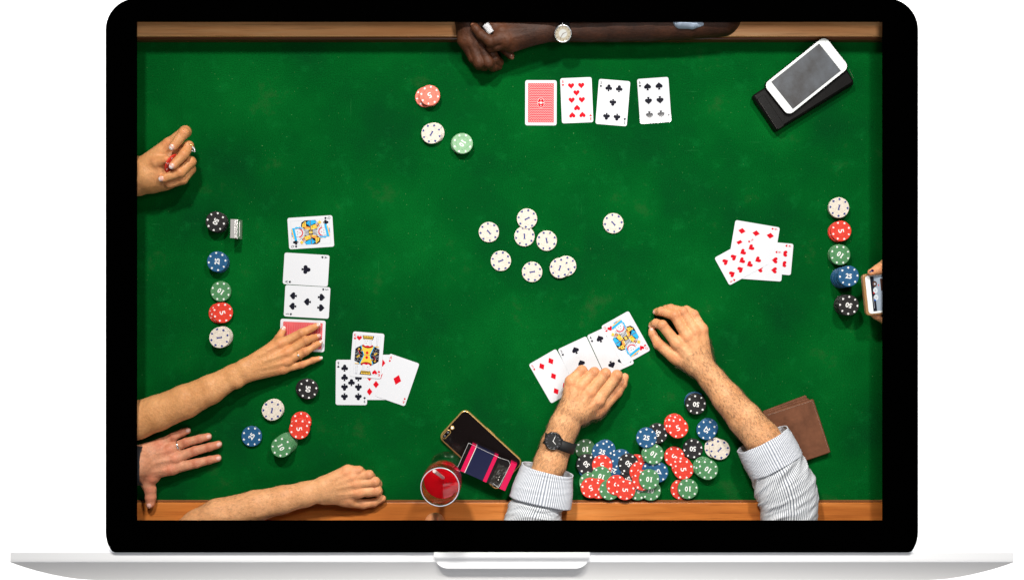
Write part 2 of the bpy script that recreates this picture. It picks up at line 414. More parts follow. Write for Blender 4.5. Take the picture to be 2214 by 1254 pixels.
# ------------------------------------------------------------------ playing cards
CW, CH, CT = 68*S, 97.5*S, .0004
ROWS = {'2': [(0, 1), (0, -1)], '3': [(0, 1), (0, 0), (0, -1)], '4': [(-1, 1), (1, 1), (-1, -1), (1, -1)], '5': [(-1, 1), (1, 1), (0, 0), (-1, -1), (1, -1)],
        '6': [(-1, 1), (1, 1), (-1, 0), (1, 0), (-1, -1), (1, -1)], '8': [(-1, 1), (1, 1), (-1, 0), (1, 0), (-1, -1), (1, -1), (0, .5), (0, -.5)],
        '9': [(c, r) for c in (-1, 1) for r in (1, .34, -.34, -1)]+[(0, 0)], 'A': [(0, 0)]}
def court(b, rank, suit, z):
    """two-way framed figure: simple bands and patches of colour"""
    u = S; RED, BLK, YEL, BLU, ORG, GRY = 1, 2, 3, 4, 5, 6
    fw, fh = 26.5, 42
    for (x0, x1, y0, y1) in ((-fw, fw, fh-.4, fh), (-fw, fw, -fh, -fh+.4), (-fw, -fw+.4, -fh+.4, fh-.4), (fw-.4, fw, -fh+.4, fh-.4)):
        b.poly([(x*u, y*u) for x, y in ((x0, y0), (x1, y0), (x1, y1), (x0, y1))], z, GRY)
    lay = [0]
    def pg(pts, mi):
        lay[0] += 1
        for sgn in (1, -1): b.poly([(sgn*x*u, sgn*y*u) for x, y in pts], z+lay[0]*.00002, mi)
    if rank == 'Q':
        pg([(-26, 0.2), (26, .2), (26, 12), (22, 19), (10, 21), (-10, 21), (-16, 19), (-26, 11)], BLK)
        pg([(-26, 1), (-15, 1), (-21, 15), (-26, 9)], BLU); pg([(13, 1), (26, 1), (21, 10)], BLU)
        pg([(-14, 1), (-5, 1), (-9, 15), (-17, 12)], YEL); pg([(-16, 13), (-8, 16), (-10, 19), (-19, 16.5)], ORG)
        pg([(12, 9), (25, 10), (19, 17), (12, 18)], YEL); pg([(5, 1), (11, 1), (13, 8), (9, 15)], ORG); pg([(5, 2), (9, 2), (9, 13)], YEL)
        pg([(-2.6, .3), (2.6, .3), (2.6, 3.6), (-2.6, 3.6)], YEL)
        for k in range(5): pg([(-7+k*2.9, 4.4), (-5.6+k*2.9, 4.4), (-4.4+k*2.9, 12), (-6+k*2.9, 12)], 0)
        for x, y in ((16, 13.5), (20, 12.5), (-13, 15.5)): pg([(x+1.1*math.cos(a), y+1.1*math.sin(a)) for a in [2*PI*i/8 for i in range(8)]], BLK)
        for x, y in ((-12, 4.5), (17, 4), (21, 7)): pg([(x-2, y-.4), (x+2, y-.4), (x+2, y+.4), (x-2, y+.4)], BLK)
        pg([(14.5*math.cos(a), 25+13*math.sin(a)) for a in [PI+PI*i/12 for i in range(13)]]+[(14, 28), (-14, 28)], 0)
        for k in range(11):
            a = PI+PI*(k+.5)/11; pg([(9*math.cos(a-.05), 25+8.5*math.sin(a-.05)), (14*math.cos(a-.045), 25+12.6*math.sin(a-.045)), (14*math.cos(a+.045), 25+12.6*math.sin(a+.045))], BLK)
        pg([(10*math.cos(a), 25.5+9*math.sin(a)) for a in [PI+PI*i/12 for i in range(13)]]+[(7*math.cos(a), 25.5+6*math.sin(a)) for a in [PI*2-PI*i/12 for i in range(13)]], RED)
        pg([(8.6*math.cos(a), 28+9.6*math.sin(a)) for a in [2*PI*i/16 for i in range(16)]], GRY)
        pg([(7.7*math.cos(a), 28+8.7*math.sin(a)) for a in [2*PI*i/16 for i in range(16)]], 0)
        pg([(-4, 28), (-1.4, 28), (-1.4, 29), (-4, 29)], BLK); pg([(1.6, 28), (4.2, 28), (4.2, 29), (1.6, 29)], BLK); pg([(-1.2, 22.6), (2, 22.6), (2, 23.6), (-1.2, 23.6)], RED); pg([(0, 24.6), (1, 24.6), (.6, 28)], GRY)
        pg([(8, 18), (11, 19), (13.4, 31), (9.4, 36), (10, 28)], BLU)
        pg([(-16, 30), (11, 34.6), (11, 39.6), (-16, 35)], BLU); pg([(-13, 35.8), (9, 39.6), (9, 41.4), (-11, 38.2)], YEL)
        pg([(-7, 38.9), (3, 40.6), (3, 41.6), (-7, 41.6)], BLU); pg([(-3, 39.4), (0, 40), (0, 41.3), (-3, 41)], RED)
        for dx, dy in ((0, 2), (2, 0), (0, -2), (-2, 0)): pg([(-20.5+dx+1.8*math.cos(a), 20.5+dy+1.8*math.sin(a)) for a in [2*PI*i/8 for i in range(8)]], YEL)
        pg([(-19, 18), (-18.2, 18), (-12, 12), (-13.4, 12)], GRY); pg([(-21.5, 13.2), (-16, 11), (-17, 14.6), (-20, 16)], GRY)
    else:
        pg([(-26, 0.2), (26, .2), (26, 14), (21, 16), (13, 20), (-13, 20), (-21, 16), (-26, 12)], BLK)
        for k in range(34):
            x = random.choice((-1, 1))*random.uniform(11, 25); y = random.uniform(1, 13.5)
            pg([(x+.6*math.cos(a), y+.6*math.sin(a)) for a in (0, PI/2, PI, 3*PI/2)], 0)
        pg([(-6, .3), (6, .3), (14, 19), (0, 16.5), (-14, 19)], YEL)
        pg([(-7.5, .3), (-6, .3), (-13.6, 20), (-15.6, 20)], BLU); pg([(6, .3), (7.5, .3), (15.6, 20), (13.6, 20)], BLU)
        pg([(12*math.cos(a), 21.5+6.5*math.sin(a)) for a in [PI+PI*i/10 for i in range(11)]], BLK)
        pg([(11*math.cos(a), 22+5.5*math.sin(a)) for a in [PI+PI*i/10 for i in range(11)]], RED)
        pg([(0, 1), (3.6, 5), (0, 9), (-3.6, 5)], RED)
        for x, y in ((-18, 12), (-11, 10), (20, 5), (17, 2.5)):
            pg([(x+2*math.cos(a), y+2*math.sin(a)) for a in [2*PI*i/10 for i in range(10)]], YEL); pg([(x+1*math.cos(a), y+1*math.sin(a)) for a in [2*PI*i/8 for i in range(8)]], BLK)
        pg([(-21, 11), (-20, 11.5), (-14, 1), (-15, 1)], RED)
        pg([(-8, 21), (-5, 19.4), (0, 21), (5, 19.4), (8, 21), (8, 34), (-8, 34)], 0)
        for k in range(4): pg([(3+k*1.5, 22), (3.4+k*1.5, 22), (3.4+k*1.5, 33), (3+k*1.5, 33)], GRY)
        pg([(-6, 30), (-4, 30), (-4, 30.7), (-6, 30.7)], BLK); pg([(-2, 30.4), (0, 30.4), (0, 31), (-2, 31)], BLK); pg([(-5, 25), (-2, 25), (-2, 25.7), (-5, 25.7)], BLK)
        pg([(-10, 34), (10, 34), (12.5, 41.6), (-12.5, 41.6)], BLK); pg([(-9.6, 34.8), (9.6, 34.8), (9.9, 36), (-9.9, 36)], YEL)
        for k in range(6): pg([(-10.2+k*3.5, 37.6), (-7.8+k*3.5, 37.6), (-7.6+k*3.5, 41), (-10.4+k*3.5, 41)], YEL)
        pg([(18.4, 21), (21.6, 21), (21.6, 40), (20, 41.5), (18.4, 40)], GRY); pg([(18.9, 21), (21.1, 21), (21.1, 39.8), (20, 41), (18.9, 39.8)], 0)
        pg([(15.6, 18.6), (24.4, 18.6), (24.4, 20), (15.6, 20)], YEL)
def card(px, py, ang, rank, suit, label, z=0.0, col=None, group=None, gloss=False, tilt=None, pw=None):
    b = MB(); b.prism(rrect(CW, CH, .0040, 4), 0, CT, 0)
    zt = CT+.00008
    if rank == 'back':
        b.poly(rrect(CW-11.5*S, CH-12*S, .0006, 2), zt, 7)
        c = [(7.2*S*math.cos(2*PI*i/24)*.95, 10*S*math.sin(2*PI*i/24)) for i in range(24)]
        b.poly([(x*1.08, y*1.06) for x, y in c], zt+.00004, 8); b.poly(c, zt+.00008, 1)
        for a in range(8):
            aa = a*PI/4; b.poly(put([(-.1, 0), (.1, 0), (.12, 1), (-.12, 1)], 0, 0, 3.6*S, aa), zt+.0001+.00001*a, 8)
        for x, y in ((0, 6.6), (0, -6.6), (5, 0), (-5, 0)): b.poly([(x*S+1.1*S*math.cos(2*PI*i/8), y*S+1.1*S*math.sin(2*PI*i/8)) for i in range(8)], zt+.0001, 8)
    else:
        ink = 1 if suit in 'hd' else 2
        if rank in 'QK':
            court(b, rank, suit, zt)
            for sg, rot in ((1, 0), (-1, PI)): b.poly(put(SH[suit], -19.5*S*sg, (35 if rank == 'K' else 34)*S*sg, 11*S, rot), zt+.0012*0+.0009*0+.00095*0+.0001*8*0+.00006, ink)
        else:
            cx = pw or (11.3 if rank not in '98' else 15); ry = 31
            for c_, r_ in ROWS[rank]:
                flip = PI if (r_ < 0 or (r_ == 0 and rank in '5')) else 0
                if rank == '6' and suit == 's' and r_ == 0: flip = PI
                sz = ((20 if suit == 'd' else 18.5) if rank == 'A' else {'h': 13.5, 'd': 14.5, 's': 15.5, 'c': 14.5}[suit])*S
                b.poly(put(SH[suit], c_*cx*S, r_*ry*S, sz, flip), zt, ink)
        for sg, rot in ((1, 0), (-1, PI)):
            text(b, rank, -28.6*S*sg, 41*S*sg, 6.6*S, rot, zt, ink, .012, .85)
            b.poly(put(SH[suit], -28.6*S*sg, 33.6*S*sg, 5.2*S, rot), zt, ink)
    base = M['cardgloss'] if gloss else M['card']
    o = b.build('playing_card', [base, M['red'], M['blk'] if not gloss else mat('glossy_black_ink', (.01, .01, .016), .06, 0, .8), M['yel'], M['blu'], M['org'], M['grey'], M['back'], M['white']], None, P(px, py, z), -R(ang))
    if tilt: o.rotation_euler = (tilt[0], tilt[1], -R(ang))
    return tag(o, label, 'playing card', group)
G1 = 'row of cards laid before the top player'; G2 = 'row of cards laid before the left player'; G3 = 'loose cards right of the left hand'
G4 = 'fanned cards at the right'; G5 = 'row of cards under the watched fist'
card(1169.5, 223, .2, 'back', '', 'red patterned card face down at the left end of the top row', .0003, group=G1)
card(1247, 217.5, -2.3, '8', 'h', 'eight of hearts lying in the top row of cards', .0003, group=G1, pw=11)
card(1325, 222.5, 4.6, '5', 'c', 'five of clubs tilted in the top row of cards', .0003, group=G1)
card(1414.5, 218, -4, '6', 's', 'glossy six of spades at the right end of the top row', .0005, group=G1, gloss=True, pw=12.5)
card(672, 502.5, 86.4, 'Q', 'c', 'queen of clubs lying sideways above the ace of clubs', .0003, group=G2)
card(662, 583, 93.5, 'A', 'c', 'ace of clubs lying sideways beneath the queen of clubs', .0003, group=G2)
card(664, 652.5, 93.2, '5', 's', 'five of spades lying sideways under the ace of clubs', .0003, group=G2)
card(654, 725, 92.6, 'back', '', 'red patterned card face down under the reaching fingers', .0003, group=G2)
card(813, 815.5, 0, '8', 'd', 'diamond card mostly hidden below the king and the ace', .0003, group=G3, pw=14)
card(760, 826.5, .4, '9', 'c', 'nine of clubs partly covered by the king of hearts', .0009, group=G3)
card(859, 821, 19, 'A', 'd', 'slanted ace of diamonds right of the king of hearts', .0010, group=G3)
card(793.5, 767.5, 4.6, 'K', 'h', 'king of hearts lying on top of the nine of clubs', .0016, group=G3)
card(1632.5, 517.5, 99.6, '6', 'd', 'six of diamonds at the top of the fanned cards', .0003, group=G4, pw=13)
card(1664, 557, 95.2, '4', 'h', 'four of hearts poking out right of the six of hearts', .0008, group=G4)
card(1643, 571.5, 94, '6', 'h', 'six of hearts half hidden under the nine of hearts', .0013, group=G4, pw=10.8)
card(1603.5, 564, 61.3, '9', 'h', 'nine of hearts lying on top of the fanned cards', .0018, group=G4)
card(1196.7, 813, -30, '5', 'd', 'five of diamonds at the left end under the watched fist', .0003, group=G5)
card(1257, 785, -25, '3', 's', 'three of spades beside the five of diamonds', .0008, group=G5)
card(1320, 755.6, -24.7, '4', 's', 'four of spades tucked under the queen of hearts', .0013, group=G5)
card(1353, 731, -29.3, 'Q', 'h', 'queen of hearts slanted on top of the four of spades', .0018, group=G5)

# ------------------------------------------------------------------ poker chips
CR, CTH = 22*S, .0031
def m_chip(name, c):
    m = mat(name, c, .5, 0, .35); t = NT(m); v = t.coord(); n = t.noise(v, 260, 4, .7)
    t.base(t.mix(1, c, t.ramp(n, [(.25, (.80, .80, .80)), (.75, (1.15, 1.15, 1.15))]), 'MULTIPLY')); t.bump(n, .12, .0004); return m
CC = {'white': ((.66, .595, .51), '1'), 'red': ((.66, .042, .022), '5'), 'pale red': ((.72, .17, .115), '5'), 'green': ((.07, .225, .09), '10'),
      'pale green': ((.24, .44, .25), '10'), 'dark green': ((.045, .12, .045), '10'), 'blue': ((.012, .085, .20), '25'), 'black': ((.014, .013, .013), '50')}
chip_me = {}
for cname, (c, num) in CC.items():
    b = MB(); T = CTH
    b.lathe([(0, 0), (CR*.96, 0), (CR, T*.14), (CR, T*.86), (CR*.965, T), (CR*.655, T), (CR*.64, T*.90), (CR*.605, T*.90), (CR*.59, T), (0, T)], 44, mi=0, smooth=False)
    sh = ['h', 'd', 's', 'c']
    for k in range(8):
        a = k*PI/4+.2; s_ = sh[k % 4]
        b.poly(put(SH[s_], CR*.82*math.cos(a), CR*.82*math.sin(a), CR*(.205 if num != '1' else .245), a-PI/2), T+.0001, 1)
        if k % 2: continue
        w2 = .05; q = CR*1.004
        b.add([(q*math.cos(a-w2), q*math.sin(a-w2), T*.35), (q*math.cos(a+w2), q*math.sin(a+w2), T*.35), (q*math.cos(a+w2), q*math.sin(a+w2), T*.65), (q*math.cos(a-w2), q*math.sin(a-w2), T*.65)], [[0, 1, 2, 3]], 1)
    if num in ('1', '5'): text(b, num, 0, 0, CR*.54, 0, T+.0001, 1, .04, 1.35 if num == '1' else 1.15)
    elif num == '10':
        text(b, '1', -CR*.19, 0, CR*.5, 0, T+.0001, 1, 0, 1.2); text(b, '0', CR*.15, 0, CR*.5, 0, T+.0001, 1, .03, .9)
    else: text(b, num, 0, 0, CR*.48, 0, T+.0001, 1, .028, .98)
    chip_me[cname] = b.mesh('poker_chip', [m_chip('chip_'+cname.replace(' ', '_'), c), M['navyink'] if num == '1' else M['white']])
placed = []
def chip(col, px, py, rot, label, group, n_above_check=True, z=None, fixed_xy=None):
    """px,py = where the chip's top shows; rot = clockwise turn of the number"""
    z_ = 0.0003 if z is None else z
    if z is None:
        for _ in range(3):
            p = P(px, py, z_+CTH); best = .0003
            for q, zt in placed:
                dd = (q-p.xy).length
                if dd < 2*CR*.985: best = max(best, zt+.00012 if dd < .75*CR else zt-CTH+.0013)
            z_ = best
    p = P(px, py, z_+CTH) if fixed_xy is None else Vector((*fixed_xy, 0))
    o = bpy.data.objects.new('poker_chip', chip_me[col]); COL.objects.link(o)
    o.location = (p.x, p.y, z_); o.rotation_euler = (0, 0, -R(rot)); placed.append((p.xy.copy(), z_+CTH))
    NUM = CC[col][1]
    return tag(o, label, 'poker chip', group)
ordn = ['top', 'second', 'third', 'fourth', 'fifth', 'sixth', 'seventh', 'eighth', 'ninth', 'tenth', 'eleventh', 'twelfth', 'thirteenth', 'fourteenth']
def stack(cols, top, base, rot, where, group, step=0):
    """cols bottom to top; top/base = photo centre of the top chip's face and world-ish px of the bottom chip"""
    n = len(cols); zt = .0003+n*(CTH+.00012)-.00012
    pt = P(*top, zt); pb = P(*base, 0)
    for i, c in enumerate(cols):
        f = (0 if i < step else .88+.12*i/max(1, n-1)) if step else i/max(1, n-1); z = .0003+i*(CTH+.00012); j = rng.uniform(-.0005, .0005, 2) if 0 < i < n-1 else (0, 0)
        x = pb.x+(pt.x-pb.x)*f+j[0]; y = pb.y+(pt.y-pb.y)*f+j[1]
        k = n-1-i
        lab = f"{c} {'one five ten twenty-five fifty'.split()[['1','5','10','25','50'].index(CC[c][1])]} chip, {'topmost' if k == 0 else ordn[k]+' down'} of the stack {where}"
        chip(c, 0, 0, rot if i == n-1 else rng.uniform(0, 360), lab, group, z=z, fixed_xy=(x, y))
gU = 'chips of the top player'; gL = 'chips in the left column'; gB = 'chips below the reaching arm'; gC = 'loose white chips in mid table'; gR = 'chips in the right column'; gP = 'chips heaped between the striped sleeves'
stack(['pale red']*5, (929, 206.5), (920, 211), 155, 'left of the clasped hands', gU, 1)
stack(['white']*3, (933, 289), (939, 288), 30, 'between the pale red and pale green', gU)
stack(['pale green']*5, (1000, 310.5), (997, 312), 155-30, 'nearest mid table at the top', gU)
stack(['black']*7, (466.5, 479.5), (473, 482), 115, 'touching the chrome lighter', gL)
stack(['blue']*6, (469.5, 565.5), (475, 568), 290-15, 'below the lighter at left', gL)
stack(['green']*2, (477, 630), (479, 630), 215, 'above the red left column one', gL)
stack(['red']*3, (481, 676), (474, 677), 75, 'at left above the white one', gL)
stack(['white']*7, (474.5, 730), (482.5, 727.5), 85, 'at the foot of the left column', gL)
stack(['black']*4, (666, 841), (662, 840), 95, 'just below the reaching fingers', gB)
stack(['white']*3, (588, 887), (593, 883.5), 12, 'just under the reaching forearm', gB)
stack(['red']*5, (647, 927), (652, 911), 80, 'beside the leaning green stack', gB, 2)
stack(['green']*8, (608, 966.5), (622, 956), 62, 'leaning below the red one', gB)
stack(['blue']*2, (544, 943), (545, 942), 305, 'nearest the flat spread hand', gB)
for (x, y, r_, l) in ((1057, 502, 320, 'white one chip lying alone at the left of the mid table scatter'), (1134, 511, 0, 'white one chip partly under the topmost white chip of the scatter'),
                      (1139.5, 473, 245, 'highest white one chip of the scatter, overlapping the chip below it'), (1182, 520.5, 170, 'white one chip right of the overlapping pair in the scatter'),
                      (1083, 564, 70, 'white one chip at the lower left of the scatter'), (1150.5, 588, 262, 'lowest white one chip of the scatter in mid table'),
                      (1224, 575, 20, 'white one chip tucked under another at the lower right of the scatter'), (1210.5, 579.5, 20, 'white one chip lying over another at the lower right of the scatter'),
                      (1326, 483, 320, 'white one chip lying far apart right of the scatter')):
    chip('white', x, y, r_, l, gC)
stack(['white']*4, (1814, 449), (1811, 450), 195, 'at the head of the right column', gR)
stack(['red']*4, (1818.5, 499.5), (1811, 502), 80, 'below the right column\'s white one', gR, 2)
stack(['green']*5, (1816.5, 551), (1811, 551), 215, 'above the right column\'s blue one', gR)
stack(['blue']*13, (1835, 597), (1817, 601), 8, 'left of the held phone', gR)
stack(['black']*11, (1835, 660), (1824, 659), 195, 'at the foot of the right column', gR)
pile = [('dark green', 1265.5, 971, 180, 'at the upper left corner of the heap, above a black chip'), ('blue', 1309, 972, 20, 'tucked under the other upper left blue chip'), ('blue', 1302, 976.5, 20, 'right of the dark green chip of the heap'),
        ('blue', 1326, 1017, 200, 'low in the heap between two fives and a fifty'), ('blue', 1272, 1012, 0, 'peeking out below the leftmost black chip'), ('black', 1267.7, 1003, 225, 'leftmost of the heap'),
        ('blue', 1343, 992.6, 0, 'left of the upper middle fifty of the heap'), ('black', 1359, 1037, 60, 'barely showing at the low middle of the heap'), ('red', 1302, 1005.5, 170, 'right of the leftmost black chip'),
        ('red', 1377, 1004, 120, 'behind the upper middle fifty of the heap'), ('black', 1358.6, 1002, 222, 'in the upper middle of the heap'), ('red', 1383, 1020, 110, 'over the red chip behind the middle fifty'),
        ('green', 1274, 1043, 0, 'peeking out above the lower left five'), ('green', 1300, 1030, 200, 'over the red chip right of the leftmost fifty'), ('red', 1294, 1056, 10, 'second from the left along the wooden rail'),
        ('red', 1277.4, 1054.5, 155, 'at the lower left corner of the heap'), ('green', 1318, 1062, 90, 'low under two fives near the rail'), ('red', 1333, 1048.6, 125, 'upper of the two fives low in the middle'),
        ('green', 1379, 1062.6, 30, 'beside the lowest green ten near the rail'), ('red', 1351.7, 1059, 90, 'lower of the two fives low in the middle'), ('green', 1407, 1063.5, 10, 'lowest of the heap at the rail, under another ten'),
        ('blue', 1410, 1017, 0, 'half hidden left of the right hand blue one'), ('blue', 1422.8, 1020.6, 245, 'right of the middle green ten'), ('red', 1389, 1038, 90, 'half under the middle green ten'),
        ('green', 1403.6, 1036, 188, 'on top at the middle of the heap'), ('green', 1409, 980, 40, 'mostly hidden beneath the ten above the middle'), ('green', 1413, 981.5, 215, 'under the blue chip at the top of the heap'),
        ('black', 1421.7, 936.6, 115, 'partly under the top blue chip of the heap'), ('blue', 1397.6, 946, 12, 'topmost left of the heap, over a black chip'),
        ('red', 1458, 916, 30, 'third down of the upper fives'), ('red', 1460, 920, 10, 'second down of the upper fives'), ('red', 1465.8, 925, 340, 'on top of the upper fives'),
        ('red', 1458, 987, 125, 'half covered by the right hand fives'), ('red', 1474, 1009, 95, 'under the right hand five'), ('red', 1477.7, 1014.5, 80, 'on top of the right hand fives'),
        ('black', 1498, 970, 182, 'left of the two overlapping white chips'), ('white', 1545.5, 968, 40, 'under the other by the right sleeve'), ('white', 1556, 971.5, 45, 'on top by the right sleeve'),
        ('green', 1520, 1009, 10, 'third down of the right hand tens'), ('green', 1524, 1012, 60, 'second down of the right hand tens'), ('green', 1530.5, 1015, 215, 'on top of the right hand tens'),
        ('red', 1472, 1058, 70, 'half under the ten at the rail'), ('green', 1487.4, 1056.5, 182, 'over a red chip at the lower right by the rail')]
wd = {'1': 'one', '5': 'five', '10': 'ten', '25': 'twenty-five', '50': 'fifty'}
for c, x, y, r_, l in pile: chip(c, x, min(y, 1058.8) if y < 1061 else y-3.4, r_, f"{c} {wd[CC[c][1]]} chip {l}", gP)
stack(['blue', 'blue', 'black', 'black'], (1505, 874), (1501, 868), 185, 'under the long forearm, apart from the heap', gP)
stack(['blue']*3, (1528, 929), (1530, 925), 125, 'above the two white chips', gP)

# ------------------------------------------------------------------ implicit-surface bodies
class Field:
    def __init__(s, lo, hi, h=.0016):
        s.lo = np.array(lo); s.h = h; s.n = np.ceil((np.array(hi)-s.lo)/h).astype(int)+1
        s.F = np.full(s.n, .03, np.float32)
    def sub(s, pts, rad, mg):
        a = np.min(pts, 0)-rad-mg; b = np.max(pts, 0)+rad+mg
        i0 = np.clip(np.floor((a-s.lo)/s.h).astype(int), 0, s.n); i1 = np.clip(np.ceil((b-s.lo)/s.h).astype(int)+1, 0, s.n)
        sl = tuple(slice(x, y) for x, y in zip(i0, i1))
        ax = [s.lo[k]+s.h*np.arange(i0[k], i1[k]) for k in range(3)]
        X, Y, Z = np.meshgrid(*[q.astype(np.float32) for q in ax], indexing='ij', sparse=True); return sl, X, Y, Z
def cone(X, Y, Z, a, b, ra, rb, fz=1.0):
    ba = b-a; L = max(1e-9, float(ba@ba)); t = np.clip(((X-a[0])*ba[0]+(Y-a[1])*ba[1]+(Z-a[2])*ba[2])/L, 0, 1)
    d = np.sqrt((X-a[0]-t*ba[0])**2+(Y-a[1]-t*ba[1])**2+((Z-a[2]-t*ba[2])/fz)**2)
    return d-(ra+(rb-ra)*t)
def smin(a, b, k):
    h = np.clip(.5+.5*(b-a)/k, 0, 1); return b*(1-h)+a*h-k*h*(1-h)
def smax(a, b, k): return -smin(-a, -b, k)
def nets(F, lo, h):
    F = F.copy()
    F[0] = F[-1] = .01; F[:, 0] = F[:, -1] = .01; F[:, :, 0] = F[:, :, -1] = .01
    ins = F < 0; c = np.zeros(np.array(F.shape)-1, np.int8)
    for i in (0, 1):
        for j in (0, 1):
            for k in (0, 1): c += ins[i:F.shape[0]-1+i, j:F.shape[1]-1+j, k:F.shape[2]-1+k]
    act = (c > 0) & (c < 8); idx = np.argwhere(act); N = len(idx); ids = np.full(act.shape, -1, np.int32); ids[act] = np.arange(N)
    acc = np.zeros((N, 3)); cnt = np.zeros(N)
    for ax in range(3):
        o1, o2 = [q for q in range(3) if q != ax]
        for u in (0, 1):
            for v in (0, 1):
                p = idx.copy(); p[:, o1] += u; p[:, o2] += v; q = p.copy(); q[:, ax] += 1
                fa = F[tuple(p.T)]; fb = F[tuple(q.T)]; m_ = (fa < 0) != (fb < 0); t = np.where(m_, fa/np.where(m_, fa-fb, 1), 0)
                pos = p.astype(float); pos[:, ax] += t; acc[m_] += pos[m_]; cnt[m_] += 1
    V = lo+h*acc/cnt[:, None]; Q = []
    for ax in range(3):
        o1, o2 = [q for q in range(3) if q != ax]
        sa = [slice(None)]*3; sb = [slice(None)]*3; sa[ax] = slice(0, -1); sb[ax] = slice(1, None)
        A = ins[tuple(sa)]; B = ins[tuple(sb)]; e = np.argwhere(A != B)
        e = e[(e[:, o1] > 0) & (e[:, o2] > 0) & (e[:, o1] < F.shape[o1]-1) & (e[:, o2] < F.shape[o2]-1)]
        quad = []
        for d1, d2 in ((-1, -1), (0, -1), (0, 0), (-1, 0)):
            g = e.copy(); g[:, o1] += d1; g[:, o2] += d2; quad.append(ids[tuple(g.T)])
        quad = np.stack(quad, 1); flip = A[tuple(e.T)] ^ (ax == 1)
        quad[~flip] = quad[~flip][:, ::-1]; Q.append(quad)
    return V, np.concatenate(Q)
def np_mesh(name, V, Q, m):
    me = bpy.data.meshes.new(name); me.vertices.add(len(V)); me.vertices.foreach_set('co', V.ravel())
    me.loops.add(Q.size); me.loops.foreach_set('vertex_index', Q.ravel().astype(np.int32))
    me.polygons.add(len(Q)); me.polygons.foreach_set('loop_start', np.arange(0, Q.size, 4, dtype=np.int32))
    me.polygons.foreach_set('use_smooth', np.ones(len(Q), bool)); me.update(calc_edges=True); me.validate(); me.materials.append(m); return me
def W(j):
    """(px, py, z mm, r px) -> world centre, radius m"""
    z = j[2]/1000; p = P(j[0], j[1], z); return np.array(p), j[3]*S*(D-z)/D
XLIM = XW-.001; YLIM = (YB+.001, YT-.001)
def limb(parent, skin, forearm, palm=(), fingers=(), kb=.006, tendon=True, fz=1.0, blobs=(), pre='arm', h=.0016, bumps=(), crease=1.0, kp=.007):
    """forearm: chain of joints; palm: list of (wrist joint, knuckle joint); fingers: chains"""
    allj = [W(j) for j in forearm]+[W(j) for c in list(palm)+list(fingers) for j in c]+[W(j) for j in blobs]
    pts = np.array([a for a, r in allj]); rr = max(r for a, r in allj)
    lo = pts.min(0)-rr-.006; hi = pts.max(0)+rr+.006
    lo[0] = max(lo[0], -XLIM); hi[0] = min(hi[0], XLIM); lo[1] = max(lo[1], YLIM[0]); hi[1] = min(hi[1], YLIM[1]); lo[2] = max(lo[2], -.002); hi[2] = min(hi[2], .13)
    f = Field(lo, hi, h); B = f.F
    def addB(a, b, ra, rb, k, fz_=1.0):
        sl, X, Y, Z = f.sub([a, b], max(ra, rb), k+.004)
        if min(B[sl].shape) == 0: return
        B[sl] = smin(B[sl], cone(X, Y, Z, a, b, ra, rb, fz_), k)
    fa = [W(j) for j in forearm]
    for (a, ra), (b_, rb) in zip(fa, fa[1:]): addB(a, b_, ra, rb, .006, fz)
    for j in blobs: a, r = W(j); addB(a, a+np.array([1e-5, 0, 0]), r, r, .010)
    for w0, k0 in palm:
        (a, ra), (b_, rb) = W(w0), W(k0); addB(a, b_, ra, rb, kp)
        if tendon:
            up = np.array([0, 0, 1.]); a2 = a*.55+b_*.45+up*(ra*.55+rb*.45)*.93; b2 = b_+up*rb*.86
            addB(a2, b2, .0012, .0022, .004)
            addB(b_+up*rb*.32, b_+up*rb*.33, rb*.78, rb*.78, .004)
    Rf = B.copy(); flush = []; cre = []
    for c in fingers:
        ch = [W(j) for j in c]; P_ = [a for a, r in ch]; r_ = max(r for a, r in ch)
        sl, X, Y, Z = f.sub(P_, r_, .010)
        if min(B[sl].shape) == 0: continue
        Fi = None
        for (a, ra), (b_, rb) in zip(ch, ch[1:]):
            d = cone(X, Y, Z, a, b_, ra, rb); Fi = d if Fi is None else smin(Fi, d, .0018)
        for (a, r) in ch[1:-1]:
            q = a+np.array([0, 0, r*.12]); d = np.sqrt((X-q[0])**2+(Y-q[1])**2+(Z-q[2])**2)-r*.99; Fi = smin(Fi, d, .002)
        Rf[sl] = np.minimum(Rf[sl], smin(B[sl], Fi, kb))
        flush.append((ch[-1][0], ch[-1][1]*1.4, .8))
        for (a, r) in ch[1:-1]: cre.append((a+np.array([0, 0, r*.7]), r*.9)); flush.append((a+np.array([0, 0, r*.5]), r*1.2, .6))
    for w0, k0 in palm: (b_, rb) = W(k0); flush.append((b_+np.array([0, 0, rb*.8]), rb*1.1, .65))
    ax = [f.lo[k]+f.h*np.arange(f.n[k]) for k in range(3)]
    ox = (ax[0] < -.81*kH*1000+.001) | (ax[0] > .801*kH*1000-.001); oy = (ax[1] > .579*kH*1000-.001) | (ax[1] < -.4975*kH*1000+.001)
    Rf[(ox[:, None, None] | oy[None, :, None]) & (ax[2] > H-.003)[None, None, :]] = .01
    V, Q = nets(Rf, f.lo, f.h)
    ploc = np.array(parent.location) if parent else np.zeros(3)
    me = np_mesh(pre, V-ploc, Q, skin)
    fl = np.zeros(len(V)); cr = np.zeros(len(V))
    for c, r, a in flush: fl = np.maximum(fl, a*np.exp(-((V-c)**2).sum(1)/r**2))
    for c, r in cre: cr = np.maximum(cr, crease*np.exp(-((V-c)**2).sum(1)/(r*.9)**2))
    me.attributes.new('flush', 'FLOAT', 'POINT').data.foreach_set('value', fl.astype(np.float32))
    me.attributes.new('crease', 'FLOAT', 'POINT').data.foreach_set('value', cr.astype(np.float32))
    o = bpy.data.objects.new(pre, me); link(o, parent); return o, V, Q
